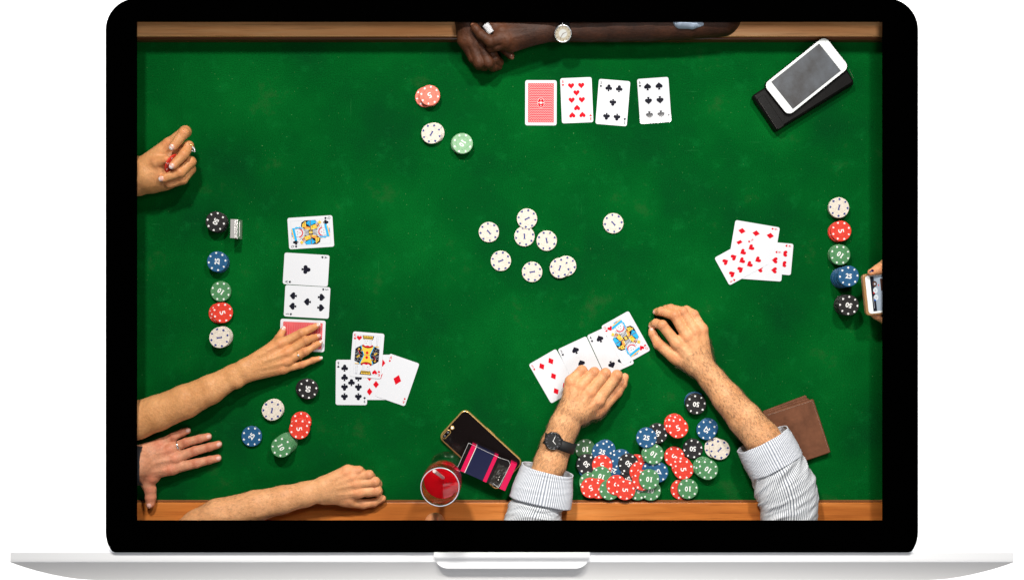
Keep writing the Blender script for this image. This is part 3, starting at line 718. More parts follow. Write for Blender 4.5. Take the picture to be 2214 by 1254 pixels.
def nail(parent, a, b, m=None, tipm=None, up=(0, 0, 1), length=1.0, fwd=.15):
    """a = joint before the tip, b = tip joint"""
    pa, _ = W(a); pb, r = W(b); d = Vector(pb-pa).normalized(); u = Vector(up); u = (u-d*u.dot(d)).normalized(); s_ = d.cross(u)
    c = Vector(pb)+d*r*fwd+u*r*.36; nb_ = MB(); off_ = parent.location
    n, m_ = 14, 7
    vs = []; fs = []; mi = []
    for i in range(m_+1):
        ph = PI/2*i/m_
        for k in range(n):
            th = 2*PI*k/n; vs.append(c+d*r*.88*length*math.sin(ph)*math.cos(th)+s_*r*.72*math.sin(ph)*math.sin(th)+u*r*.71*math.cos(ph)-off_)
    for i in range(m_):
        for k in range(n):
            k2 = (k+1) % n; th = 2*PI*(k+.5)/n; ph = PI/2*(i+.5)/m_
            nb_.add([vs[i*n+k], vs[i*n+k2], vs[(i+1)*n+k2], vs[(i+1)*n+k]], [[0, 1, 2, 3]], 1 if (tipm and math.sin(ph)*math.cos(th) > .50) else 0, True)
    return nb_.build('fingernail', [m or M['nail'], tipm or M['nail_tip']], parent)
def fingerring(parent, c, d, r, matr, wid=.0012, gem=0, name='ring'):
    """band round a finger at c, finger direction d"""
    b = MB(); d = Vector(d).normalized(); u = Vector((0, 0, 1)); u = (u-d*u.dot(d)).normalized(); s_ = d.cross(u); off_ = parent.location
    n = 28; vs = []; prof = [(-wid, 0), (-wid*.6, .0009), (wid*.6, .0009), (wid, 0)]
    for i in range(n):
        a = 2*PI*i/n; e = u*math.cos(a)+s_*math.sin(a)
        for dx, dr in prof: vs.append(Vector(c)+d*dx+e*(r+dr)-off_)
    fs = [[i*4+q, ((i+1) % n)*4+q, ((i+1) % n)*4+q+1, i*4+q+1] for i in range(n) for q in range(3)]
    b.add(vs, fs, 0, True)
    o = b.build(name, [matr, M['gem']], parent)
    if gem:
        g = MB(); cc = Vector(c)+u*(r+gem*.4)-off_; g.ellipsoid(cc, (d*gem, s_*gem, u*gem*.7), 0, 8, 4); go = g.build('gemstone', M['gem'], o); 
    return o
def hairs(parent, V, Q, axis_pts, n, matr, lmin=.008, lmax=.016, wdt=.00016, seed=1, bias=0.0):
    """fine strands rooted on the forearm skin"""
    r_ = np.random.default_rng(seed); A = [np.array(P(*p[:2], p[2]/1000)) for p in axis_pts]; off_ = np.array(parent.location)
    a, b_ = A[0], A[-1]; d = (b_-a); L = np.linalg.norm(d); d = d/L
    t = (V-a)@d/L; sel = V[(t > 0) & (t < 1) & (V[:, 2] > .018)]
    c = a+np.outer(((sel-a)@d), d); nrm = sel-c; nrm /= np.linalg.norm(nrm, axis=1)[:, None]
    pick = r_.choice(len(sel), n); b = MB()
    for i in pick:
        p = sel[i]; nn = nrm[i]; side = np.cross(d, nn); sg = 1 if side@np.array([0, 0, 1]) < 0 else -1
        v = d*r_.uniform(.5, 1)+side*r_.normal(bias, .38)+nn*r_.uniform(.05, .25); v /= np.linalg.norm(v); ln = r_.uniform(lmin, lmax)
        q = p-nn*.0004; m1 = q+v*ln*.5+nn*.0008; e = q+v*ln-nn*.0007+side*r_.normal(0, .0015)
        w_ = np.cross(v, [0, 0, 1.]); w_ = w_/(np.linalg.norm(w_)+1e-9)*wdt
        b.add([q-w_-off_, q+w_-off_, m1+w_*.8-off_, m1-w_*.8-off_, e-off_], [[0, 1, 2, 3], [3, 2, 4]], 0)
    o = b.build('arm_hair', matr, parent); o['kind'] = 'stuff'; return o
def cloth(parent, name, path, matr, folds=.003, n=96, seg=60, open0=True, seed=0, twist=0., thick=.0016, fseed=(3, 5)):
    """sleeve: path of (px, py, z mm, halfwidth px, halfheight mm)"""
    K = []
    for j in path:
        z = j[2]/1000; K.append((np.array(P(j[0], j[1], z)), j[3]*S*(D-z)/D, j[4]/1000))
    m_ = len(K)-1; rows = []; rg = np.random.default_rng(seed); fr = [(rg.uniform(.6, 2.2)*fseed[0], rg.integers(1, fseed[1]), rg.uniform(0, 6.28), rg.uniform(.5, 1)) for _ in range(7)]
    vs = []; uv = []; off_ = np.array(parent.location)
    for i in range(seg+1):
        s = i/seg*m_; k = min(m_-1, int(s)); f = s-k; f2 = f*f*(3-2*f) if name != 'cuff' else f
        c = K[k][0]*(1-f)+K[k+1][0]*f; hw = K[k][1]*(1-f2)+K[k+1][1]*f2; hh = K[k][2]*(1-f2)+K[k+1][2]*f2
        d = K[min(k+1, m_)][0]-K[k][0]
        if 0 < k and f < .5: d = d*(.5+f)+(K[k][0]-K[k-1][0])*(.5-f)
        if k < m_-1 and f > .5: d = d*(1.5-f)+(K[k+2][0]-K[k+1][0])*(f-.5)
        d = d/np.linalg.norm(d); sd = np.cross(d, [0, 0, 1.]); sd /= np.linalg.norm(sd); up = np.cross(sd, d)
        for q in range(n):
            th = 2*PI*q/n; dd = 0
            for a, kk, ph, am in fr:
                w_ = math.sin(a*i/seg*6.28+kk*th+ph+twist*math.sin(th)); dd += am*(1-abs(w_))**1.6
            dd = folds*(dd/3.5-.35); ct, st = math.cos(th), math.sin(th)
            ct2 = math.copysign(abs(ct)**.85, ct); st2 = math.copysign(abs(st)**.85, st)
            vs.append(c+sd*(hw+dd)*ct2+up*(hh+dd)*st2-off_)
    b = MB(); fs = []; uvs = []
    for i in range(seg):
        for q in range(n):
            q2 = (q+1) % n; fs.append([i*n+q, (i+1)*n+q, (i+1)*n+q2, i*n+q2]); uvs += [(q/n, i/seg), (q/n, (i+1)/seg), ((q+1)/n, (i+1)/seg), ((q+1)/n, i/seg)]
    b.add(vs, fs, 0, True); o = b.build(name, matr, parent)
    ul = o.data.uv_layers.new(name='UVMap'); ul.data.foreach_set('uv', np.array(uvs, np.float32).ravel())
    bm = bmesh.new(); bm.from_mesh(o.data); bmesh.ops.recalc_face_normals(bm, faces=bm.faces)
    # trim at the edge of the lid
    for co, no in (((-XLIM, 0, 0), (-1, 0, 0)), ((XLIM, 0, 0), (1, 0, 0)), ((0, YLIM[0], 0), (0, -1, 0)), ((0, YLIM[1], 0), (0, 1, 0))):
        g = bm.verts[:]+bm.edges[:]+bm.faces[:]
        bmesh.ops.bisect_plane(bm, geom=g, plane_co=Vector(co)-Vector(off_), plane_no=no, clear_outer=True)
    bm.to_mesh(o.data); bm.free()
    sm = o.modifiers.new('thick', 'SOLIDIFY'); sm.thickness = thick; sm.offset = -1; return o

# ------------------------------------------------------------------ person at the left (two arms)
pl = tag(empty('person', P(300, 640, 0)), 'person at the left with manicured nails, one hand raised and one reaching over a card', 'person')
limb(pl, M['skin_f'], [(240, 384, 38, 43), (296, 381, 40, 42), (318, 377, 46, 38)], fz=.78,
     palm=[((318, 362, 52, 27), (366, 312, 60, 14)), ((322, 378, 52, 30), (388, 335, 50, 17)), ((322, 385, 46, 30), (392, 362, 40, 17)), ((330, 392, 36, 26), (385, 384, 32, 18))],
     blobs=[(352, 388, 40, 24)], tendon=False,
     fingers=[[(366, 312, 62, 12), (401, 285, 66, 12.5), (398, 288, 76, 11.5), (375, 317, 84, 9.5)],
              [(390, 330, 52, 12), (408, 316, 62, 11), (398, 334, 72, 10.5), (375, 358, 80, 9.5)],
              [(392, 360, 42, 12), (413, 350, 52, 11), (390, 373, 66, 11), (354, 386, 70, 9.5)],
              [(385, 384, 32, 12), (412, 366, 40, 11), (395, 388, 52, 11), (366, 398, 54, 9.5)],
              [(322, 358, 58, 16), (338, 352, 70, 12), (360, 346, 78, 9)]], crease=.15)
for a, b_ in (((398, 288, 76, 11.5), (375, 317, 84, 9.5)), ((398, 334, 72, 10.5), (375, 358, 80, 9.5)), ((390, 373, 66, 11), (354, 386, 70, 9.5))):
    nail(pl, a, b_, M['nail'], M['nail_tip'], length=1.05, fwd=.25)
c0 = np.array(P(411, 319, .062)); rg = fingerring(pl, c0, np.array(P(398, 334, .072))-np.array(P(414, 312, .060)), .0104, M['gold'], .001)
g = MB(); 
for k in range(9): g.ellipsoid(P(418.5+random.uniform(-3, 3), 323+random.uniform(-5.5, 5.5), .068+random.uniform(-.001, .002))-pl.location, (Vector((.0016, 0, 0)), Vector((0, .0016, 0)), Vector((0, 0, .0016))), 0, 6, 4)
g.build('gem_cluster', M['gem'], pl)
o, V, Q = limb(pl, M['skin_f'], [(235, 922, 34, 45), (296, 908, 34, 41), (340, 893, 35, 38), (400, 868, 36, 36), (455, 842, 36, 31), (505, 813, 34, 24.5), (528, 802, 34, 24)], fz=.82,
     palm=[((528, 790, 36, 14), (607, 742, 26, 13)), ((532, 797, 36, 15), (622, 762, 27, 12.5)), ((532, 806, 35, 14), (621, 781, 25, 12)), ((530, 814, 33, 13), (613, 797, 22, 11)), ((545, 790, 30, 13), (590, 752, 24, 12))],
     fingers=[[(606, 744, 25, 11), (652, 720, 24, 9.3), (672, 711, 16, 7.8), (684, 705, 11, 6.6)],
              [(621, 762, 26, 10.5), (662, 736, 25, 9.2), (676, 731, 15, 7.8), (684, 728, 10, 6.8)],
              [(620, 781, 25, 10), (660, 760, 24, 8.8), (680, 748, 15, 7.4), (690, 742, 10, 6.4)],
              [(612, 797, 22, 9.5), (653, 788, 18, 7.6), (676, 779, 13, 6.6), (690, 775, 10, 5.6)],
              [(585, 757, 24, 11), (603, 731, 17, 9), (611, 716, 10, 7.5)]], blobs=[(514, 826, 40, 12)])
for a, b_ in (((672, 711, 16, 7.8), (684, 705, 11, 6.6)), ((676, 731, 15, 7.8), (684, 728, 10, 6.8)), ((680, 748, 15, 7.4), (690, 742, 10, 6.4)), ((676, 779, 13, 6.6), (690, 775, 10, 5.6)), ((603, 731, 17, 9), (611, 716, 10, 7.5))):
    nail(pl, a, b_, M['nail'], M['nail_tip'], length=1.15, fwd=.45)
fingerring(pl, P(647, 767.5, .0242), np.array(P(660, 760, .024))-np.array(P(635, 773.5, .0245)), .0088, M['gold'], .0009, .0024)
# red chip pinched in the raised hand
o = bpy.data.objects.new('poker_chip', chip_me['red']); COL.objects.link(o); o.location = P(364, 366, .066)
o.rotation_euler = Matrix(((0, 0, 0), (0, 0, 0), (0, 0, 0))).to_euler() if False else (0, 0, 0)
dv = (P(383, 335, .07)-P(360, 374, .07)).normalized(); nv = Vector((dv.y, -dv.x, .18)).normalized(); o.rotation_mode = 'QUATERNION'; o.rotation_quaternion = nv.to_track_quat('Z', 'Y')
o.location = P(371, 353, .070)
tag(o, 'red poker chip held on edge between the raised fingers at the left', 'poker chip')

# ------------------------------------------------------------------ person with the dark sleeve
pm = tag(empty('person', P(300, 1005, 0)), 'person at the lower left in a dark sleeve spreading one hand flat', 'person')
limb(pm, M['skin_m'], [(240, 1004, 32, 34), (300, 1002, 30, 36)],
     palm=[((306, 978, 26, 18), (346, 960, 19, 12)), ((308, 990, 28, 19), (368, 972, 20, 13)), ((308, 1004, 28, 20), (380, 990, 20, 13.5)), ((308, 1020, 26, 20), (372, 1012, 20, 14)), ((305, 1024, 24, 19), (330, 1030, 20, 16))],
     fingers=[[(346, 960, 17, 11), (375, 944, 15, 9.2), (394, 935, 11, 8.3), (405, 931, 9, 7.5)],
              [(368, 970, 19, 11.5), (402, 956, 17, 9.6), (432, 948, 12, 8.8), (450, 943.5, 9, 8)],
              [(381, 989, 19, 12), (422, 974, 17, 10), (453, 966, 12, 9), (472, 960.5, 9, 8.2)],
              [(374, 1012, 19, 12.5), (425, 1001, 17, 10), (453, 994, 12, 8.8), (471, 990, 9, 8)],
              [(312, 1030, 22, 16), (325, 1058, 18, 12.5), (326, 1075, 18, 11.5), (325, 1089, 19, 9.5)]])
for a, b_ in (((394, 935, 11, 8.3), (405, 931, 9, 7.5)), ((432, 948, 12, 8.8), (450, 943.5, 9, 8)), ((453, 966, 12, 9), (472, 960.5, 9, 8.2)), ((453, 994, 12, 8.8), (471, 990, 9, 8)), ((326, 1075, 18, 11.5), (325, 1089, 19, 9.5))):
    nail(pm, a, b_, M['nail'], M['nail'], length=1.05, fwd=.05)
fingerring(pm, P(386, 963.5, .0182), np.array(P(402, 956, .017))-np.array(P(368, 970, .019)), .0096, M['silver'], .0016)
cloth(pm, 'sleeve', [(230, 1006, 34, 44, 36), (290, 1006, 34, 43, 34), (309, 1006, 32, 41.5, 32)], M['sleeve_dark'], .0012, seed=3)

# ------------------------------------------------------------------ person with the bare arm at the bottom
pd = tag(empty('person', P(560, 1110, 0)), 'person at the bottom left resting a bare arm with closed fist along the rail', 'person')
o, V, Q = limb(pd, M['skin_d'], [(405, 1160, 36, 40), (432, 1142, 37, 42), (473, 1118, 38, 40), (552, 1094, 40, 33.5), (610, 1080, 40, 29.5), (660, 1068, 38, 26.5), (695, 1058, 36, 25)], fz=.84,
     palm=[((700, 1046, 36, 17), (751, 1019, 36, 14)), ((702, 1052, 37, 19), (764, 1030, 37, 13)), ((702, 1060, 36, 19), (770, 1044, 36, 13)), ((700, 1068, 32, 20), (774, 1062, 32, 14)), ((705, 1072, 26, 18), (755, 1077, 24, 15))],
     fingers=[[(752, 1018, 36, 12), (776, 1018, 35, 11), (782, 1022, 20, 10), (765, 1028, 12, 9)],
              [(764, 1030, 37, 11.5), (798, 1026, 36, 10.2), (802, 1030, 20, 9.5), (785, 1036, 12, 9)],
              [(770, 1044, 36, 12), (811, 1041, 34, 10.6), (816, 1046, 20, 10), (795, 1050, 12, 9)],
              [(774, 1062, 32, 12.5), (815, 1060, 30, 11.2), (817, 1062, 18, 10), (795, 1066, 12, 9)],
              [(745, 1080, 22, 15), (785, 1089, 16, 11), (808, 1086, 15, 9.5), (827, 1077, 16, 7.5)]])
hairs(pd, V, Q, [(660, 1068, 38), (440, 1130, 41)], 900, M['hair_l'], .005, .010, .00012, 5)

# ------------------------------------------------------------------ fingertip at the bottom edge
pn = tag(empty('person', P(940, 1124, 0)), 'person below the wine glass showing only a fingertip over the rail', 'person')
limb(pn, M['skin_d'], [], palm=[], fingers=[[(940, 1175, 40, 30), (940, 1150, 42, 29), (940, 1130, 42, 22)]], pre='finger', tendon=False)

# ------------------------------------------------------------------ person at the top (clasped hands)
pt = tag(empty('person', P(1100, 60, 0)), 'dark skinned person at the top with clasped hands and a pale blue sleeve', 'person')
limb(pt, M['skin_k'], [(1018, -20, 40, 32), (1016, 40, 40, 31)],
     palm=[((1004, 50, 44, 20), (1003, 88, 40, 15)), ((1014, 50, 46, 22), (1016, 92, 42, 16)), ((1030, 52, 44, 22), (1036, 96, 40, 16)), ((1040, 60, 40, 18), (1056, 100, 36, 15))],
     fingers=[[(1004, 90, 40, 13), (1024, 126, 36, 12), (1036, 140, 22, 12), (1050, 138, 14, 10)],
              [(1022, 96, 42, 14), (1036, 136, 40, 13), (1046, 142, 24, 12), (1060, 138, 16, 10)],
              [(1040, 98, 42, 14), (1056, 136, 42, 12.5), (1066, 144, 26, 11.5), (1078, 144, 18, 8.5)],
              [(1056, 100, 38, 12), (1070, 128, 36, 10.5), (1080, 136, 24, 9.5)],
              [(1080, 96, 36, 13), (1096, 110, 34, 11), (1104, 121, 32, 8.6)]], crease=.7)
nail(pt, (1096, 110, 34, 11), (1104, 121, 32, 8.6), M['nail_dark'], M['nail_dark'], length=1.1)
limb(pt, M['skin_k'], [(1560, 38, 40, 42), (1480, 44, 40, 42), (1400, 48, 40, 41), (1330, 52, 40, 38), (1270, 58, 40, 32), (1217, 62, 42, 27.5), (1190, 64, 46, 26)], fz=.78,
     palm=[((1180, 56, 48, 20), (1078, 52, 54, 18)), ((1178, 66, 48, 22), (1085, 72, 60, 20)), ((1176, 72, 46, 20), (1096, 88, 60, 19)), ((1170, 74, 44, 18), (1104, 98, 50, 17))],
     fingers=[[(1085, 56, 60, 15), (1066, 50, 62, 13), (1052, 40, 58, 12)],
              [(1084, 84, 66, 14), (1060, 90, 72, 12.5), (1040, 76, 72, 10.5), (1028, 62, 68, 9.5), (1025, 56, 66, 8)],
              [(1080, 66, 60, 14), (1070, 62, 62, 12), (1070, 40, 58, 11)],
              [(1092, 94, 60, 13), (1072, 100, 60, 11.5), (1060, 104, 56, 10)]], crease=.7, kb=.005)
nail(pt, (1028, 62, 68, 9.5), (1025, 56, 66, 8), M['nail_dark'], M['nail_dark'], up=(-.7, .2, 1))
# ridged pale ring between the fingers
b = MB(); c = P(1055, 64, .070)-pt.location
for k in range(7):
    f = k/6; p = c+Vector((-.004+.010*f, .0085-.014*f, 0)); b.ellipsoid(p, (Vector((.0065, .0045, 0)), Vector((-.001, .0014, 0)), Vector((0, 0, .004))), 0, 10, 6)
b.build('ring', mat('pale_ring', (.72, .72, .74), .35, .2), pt)
cloth(pt, 'sleeve', [(1440, -10, 60, 30, 18), (1470, 30, 66, 36, 26), (1485, 40, 68, 28, 24), (1500, 48, 66, 20, 16), (1540, 44, 66, 16, 10)], M['sleeve_blue'], .004, seed=4) if False else None
b = MB()
sl = tag(empty('x', (0, 0, 0)), None) if False else None
limb(pt, M['sleeve_blue'], [(1478, 20, 54, 34), (1480, 34, 60, 26)], fingers=[[(1474, 42, 63, 22), (1496, 50, 62, 14), (1517, 52, 60, 8)]], pre='sleeve', kb=.008)

# ------------------------------------------------------------------ bottom player in the striped shirt
ps = tag(empty('person', P(1430, 1100, 0)), 'person at the bottom in a striped shirt with both hairy forearms over the chips', 'person')
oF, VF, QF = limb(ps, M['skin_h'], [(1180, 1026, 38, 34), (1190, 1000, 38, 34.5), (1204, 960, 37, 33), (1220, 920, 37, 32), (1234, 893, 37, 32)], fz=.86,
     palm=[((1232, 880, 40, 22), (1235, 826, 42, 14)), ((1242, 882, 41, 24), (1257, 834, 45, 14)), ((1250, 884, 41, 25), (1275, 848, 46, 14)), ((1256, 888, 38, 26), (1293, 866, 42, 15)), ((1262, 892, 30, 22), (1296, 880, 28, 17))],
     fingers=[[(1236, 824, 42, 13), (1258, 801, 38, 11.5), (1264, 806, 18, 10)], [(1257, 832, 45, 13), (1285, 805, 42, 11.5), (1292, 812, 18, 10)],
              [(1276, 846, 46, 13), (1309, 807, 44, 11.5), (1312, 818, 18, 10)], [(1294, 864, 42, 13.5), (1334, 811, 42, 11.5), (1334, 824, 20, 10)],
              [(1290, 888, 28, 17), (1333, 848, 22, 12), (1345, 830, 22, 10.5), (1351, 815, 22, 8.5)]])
hairs(ps, VF, QF, [(1262, 850, 38), (1185, 1012, 41)], 2800, M['hair'], .006, .012, .00010, 2)
oG, VG, QG = limb(ps, M['skin_h'], [(1664, 968, 40, 38), (1648, 948, 41, 39), (1610, 905, 40, 36.5), (1572, 860, 38, 32), (1540, 820, 34, 27.5), (1517, 792, 32, 27)], fz=.86,
     palm=[((1505, 790, 33, 19), (1465, 742, 36, 14)), ((1508, 780, 34, 20), (1486, 728, 39, 13.5)), ((1514, 775, 33, 20), (1502, 716, 38, 13)), ((1522, 775, 30, 18), (1518, 712, 34, 12)), ((1498, 792, 28, 18), (1458, 768, 26, 14))],
     fingers=[[(1464, 743, 36, 12.5), (1432, 703, 36, 10.8), (1418, 699, 20, 9.5), (1410, 703, 10, 8)],
              [(1486, 728, 39, 12.5), (1458, 682, 38, 11), (1430, 673, 22, 9.6), (1420, 674, 11, 8)],
              [(1502, 716, 38, 12.5), (1476, 674, 36, 10.6), (1450, 667, 22, 9.4), (1440, 667, 12, 8)],
              [(1517, 712, 34, 12), (1500, 680, 30, 10.2), (1484, 670, 20, 9), (1476, 674, 12, 8)],
              [(1462, 775, 26, 14), (1424, 744, 20, 11.5), (1411, 722, 15, 8.5), (1409, 715, 14, 7.5)]])
for a, b_ in (((1418, 699, 20, 9.5), (1410, 703, 10, 8)), ((1430, 673, 22, 9.6), (1420, 674, 11, 8)), ((1411, 722, 15, 8.5), (1409, 715, 14, 7.5))):
    nail(ps, a, b_, M['nail'], M['nail'], length=.9)
hairs(ps, VG, QG, [(1490, 762, 34), (1648, 950, 41)], 3600, M['hair'], .006, .012, .00010, 3)
cloth(ps, 'cuff', [(1184, 1014, 38, 57, 33), (1180, 1030, 37, 60, 33), (1174, 1058, 36, 66, 34), (1168, 1086, 36, 68, 33)], M['stripe_c'], .0012, seg=30, seed=5, thick=.0022)
cloth(ps, 'sleeve', [(1172, 1064, 35, 55, 30), (1166, 1086, 34, 53, 30), (1156, 1110, 33, 59, 31), (1150, 1140, 32, 64, 31), (1148, 1180, 32, 64, 31)], M['stripe'], .0045, seg=70, seed=9, fseed=(1.6, 6), twist=1.2)
cloth(ps, 'cuff', [(1648, 949, 42, 60, 37), (1656, 964, 42, 62, 38), (1668, 987, 41, 63, 38), (1678, 1006, 41, 62, 38)], M['stripe_c'], .0014, seg=30, seed=6, thick=.0022)
cloth(ps, 'sleeve', [(1672, 990, 41, 58, 35), (1684, 1018, 40, 60, 36), (1694, 1044, 39, 66, 36), (1703, 1072, 37, 66, 34), (1706, 1100, 35, 61, 31), (1706, 1130, 34, 60, 30), (1706, 1180, 34, 60, 30)], M['stripe'], .0065, seg=110, seed=12, fseed=(2.2, 6), twist=1.2)

# ------------------------------------------------------------------ person at the right edge
pr_ = tag(empty('person', P(1905, 630, 0)), 'person at the right edge with purple nail polish holding up a phone', 'person')
limb(pr_, M['skin_d'], [], fingers=[[(1960, 560, 44, 24), (1918, 574, 54, 16), (1898, 583, 66, 11), (1883, 589, 72, 7.5)]], pre='thumb', tendon=False)
limb(pr_, M['skin_d'], [], fingers=[[(1960, 700, 36, 20), (1915, 688, 44, 14), (1896, 681, 48, 10), (1884, 676, 52, 7)]], pre='finger', tendon=False)
nail(pr_, (1898, 583, 66, 11), (1883, 589, 72, 7.5), M['nail_purple'], M['nail_purple'], up=(0, .5, 1), length=1.35, fwd=-.3)
nail(pr_, (1896, 681, 48, 10), (1884, 676, 52, 7), M['nail'], M['nail'], up=(-.2, -.4, 1), length=1.2)

# ------------------------------------------------------------------ phones
def oriented(name, px, py, z, ang, label, cat): return tag(empty(name, P(px, py, z), -R(ang)), label, cat)
def in_frame(root, px, py, z):
    v = P(px, py, z)-root.location; c, s = math.cos(-root.rotation_euler.z), math.sin(-root.rotation_euler.z); return (c*v.x-s*v.y, s*v.x+c*v.y)
# white phone on the black wallet
zw = .022
wl = oriented('wallet', 1740, 192, 0, -31, 'thick black leather wallet lying beneath the white phone', 'wallet')
def quad(root, pts, z): return [in_frame(root, x, y, z) for x, y in pts]
def ccw(p):
    a = sum(p[i-1][0]*p[i][1]-p[i][0]*p[i-1][1] for i in range(len(p))); return p if a > 0 else p[::-1]
def soften(p, r, n=4):
    out = []
    for i in range(len(p)):
        a, b, c = Vector(p[i-1]), Vector(p[i]), Vector(p[(i+1) % len(p)]); u = (a-b).normalized(); v = (c-b).normalized()
        for k in range(n+1):
            t = k/n; p0 = b+u*r; p1 = b+v*r; out.append(tuple(p0*(1-t)**2+b*2*t*(1-t)+p1*t*t))
    return out
lowq = ccw(quad(wl, [(1625, 209), (1800, 100), (1848, 182), (1676, 287)], .010)); topq = ccw(quad(wl, [(1626, 207), (1800, 97), (1849, 178), (1679, 284)], zw))
b = MB(); b.prism(soften(lowq, .006), .0002, .010, 0, .002, True); b.build('lower_flap', M['leather_k'], wl)
b = MB(); b.prism(soften(topq, .007), .0106, zw, 0, .004, True); b.build('upper_flap', M['leather_k'], wl)
b = MB(); q = ccw(quad(wl, [(1636, 214), (1652, 205), (1696, 272), (1681, 282)], zw)); b.prism(soften(q, .004), zw+.0003, zw+.0022, 0, .0008, True); b.build('strap', M['leather_k'], wl)
def stitches(root, name, p0, p1, z, n, matr, r=.00035):
    b = MB(); a = Vector((*in_frame(root, *p0, z), z)); c = Vector((*in_frame(root, *p1, z), z))
    for i in range(n): b.tube([a+(c-a)*((i+.15)/n), a+(c-a)*((i+.8)/n)], r, 5)
    return b.build(name, matr, root)
stitches(wl, 'stitching', (1639, 216), (1680, 279), zw+.0023, 26, M['thread_k'])
stitches(wl, 'stitching', (1836, 150), (1845, 170), zw+.0002, 10, M['thread_k'])
ph = oriented('smartphone', 1741.5, 166.5, zw+.0006, -38.6, 'white smartphone lying face up on the black leather wallet', 'smartphone')
k2 = (D-.03)/D*S
Lp, Wp = 171*k2, 88*k2
b = MB(); b.prism(rrect(Lp+.0012, Wp+.0012, .0125, 8), 0, .0066, 0, .0012, True); b.build('body', M['black_gloss'], ph)
b = MB(); b.prism(rrect(Lp-.0016, Wp-.0016, .0118, 8), .0066, .0074, 0, .0004); b.build('front_glass', M['phone_white'], ph)
b = MB(); b.prism(rrect(133*k2, 75.5*k2, .0004, 1, cx=-1.5*k2), .0074, .00755, 0); b.build('screen', M['screen'], ph)
# gold edged phone, back up
pb = oriented('smartphone', 1040, 970.5, .0002, 42.5, 'black backed smartphone with gold edges lying under the cigarette pack', 'smartphone')
b = MB(); b.prism(rrect(173*S, 86*S, .012, 8), 0, .0082, 0, .002, True); b.build('case_edge', M['gold'], pb)
b = MB(); b.prism(rrect(173*S-.0052, 86*S-.0052, .0098, 8), .0080, .0086, 0, .0002); b.build('back_glass', M['black_gloss'], pb)
cx, cy = in_frame(pb, 965, 938.6, .01)
cm = MB(); cm.prism(rrect(11*S, 24*S, .0048, 8, cx, cy), .0086, .0098, 0, .0006, True); co_ = cm.build('camera_surround', M['gold'], pb)
cm = MB(); cm.prism(rrect(7.5*S, 20*S, .0033, 8, cx, cy), .0097, .0101, 0); cm.build('camera_glass', M['black_gloss'], co_)
for dy in (-5, 5):
    lz = MB(); lz.ellipsoid((cx, cy+dy*S, .0101), (Vector((.0022, 0, 0)), Vector((0, .0022, 0)), Vector((0, 0, .0005)))); lz.build('lens', M['screen'], co_)
fx, fy = in_frame(pb, 978, 924.6, .01)
cm = MB(); cm.lathe([(.0042, .0085), (.0042, .0094), (.0026, .0096), (.0024, .0092)], 20, (fx, fy)); cm.lathe([(.0024, .0092), (0, .0094)], 20, (fx, fy), 1); cm.build('flash', [M['gold'], M['white']], pb)
cm = MB(); cm.box(-.02, .0, 43*S-.0003, 43*S+.0008, .003, .006, 0); cm.build('side_button', M['gold'], pb)
# phone held at the right edge
pz = .055
hp = oriented('smartphone', 1925, 632, pz, -6.2, 'white phone in a tan case held at the right edge showing a chat list', 'smartphone')
k3 = S*(D-pz)/D; wq, hq = 110*k3, 83*k3
def lim(pts):   # stop the phone at the lid wall
    xm = XLIM-hp.location.x-.002; return [(min(x, xm), y) for x, y in pts]
b = MB(); b.prism(lim(rrect(wq+.009, hq+.006, .0075, 6)), 0, .0085, 0, .0016, True); b.build('case', mat('tan_case', (.42, .22, .09), .35, .3), hp)
b = MB(); b.prism(lim(rrect(wq-.0005, hq-.001, .006, 6)), .0085, .0095, 0, .0004); b.build('front_glass', M['phone_white'], hp)
sx0 = -wq/2+10.5*k3; xr = XLIM-hp.location.x-.003
scr = mat('lit_screen', (.30, .36, .44), .15); 
b = MB(); b.box(sx0, xr, -hq/2+5*k3, hq/2-3*k3, .0095, .0097, 0)
def bx2(x0, x1, y0, y1, z, mi): b.poly([(x0, y0), (x1, y0), (x1, y1), (x0, y1)], z, mi)
bx2(sx0, sx0+8*k3, -hq/2+5*k3, hq/2-3*k3, .00975, 1)
for yy, mi in ((22, 4), (8, 2), (-7, 2)):
    b.poly([(sx0+9*k3+4.8*k3*math.cos(2*PI*i/16), yy*k3+6.3*k3*math.sin(2*PI*i/16)) for i in range(16)], .0098, mi)
    b.poly([(sx0+9*k3+2*k3*math.cos(2*PI*i/8), yy*k3+2.6*k3*math.sin(2*PI*i/8)) for i in range(8)], .00985, 5)
b.poly([(sx0+5*k3+1.8*k3*math.cos(2*PI*i/8), 3*k3+1.8*k3*math.sin(2*PI*i/8)) for i in range(8)], .0099, 3)
b.poly([(sx0+6*k3+1.8*k3*math.cos(2*PI*i/8), -12.5*k3+1.8*k3*math.sin(2*PI*i/8)) for i in range(8)], .0099, 6)
bx2(sx0+21*k3, min(xr, sx0+27*k3), 6*k3, 32*k3, .0098, 4); bx2(sx0+16*k3, sx0+18*k3, 17*k3, 20*k3, .0098, 3); bx2(sx0+21*k3, sx0+21.6*k3, -30*k3, 0, .0098, 5); bx2(sx0+2.5*k3, sx0+3.2*k3, -30*k3, -4*k3, .0098, 5)
b.build('screen', [scr, mat('screen_dark', (.012, .014, .022), .2), mat('screen_pale', (.6, .66, .7), .2), mat('screen_red', (.6, .03, .02), .3), mat('screen_brown', (.07, .03, .02), .3), M['grey'], mat('screen_blue', (.02, .15, .6), .3)], hp)

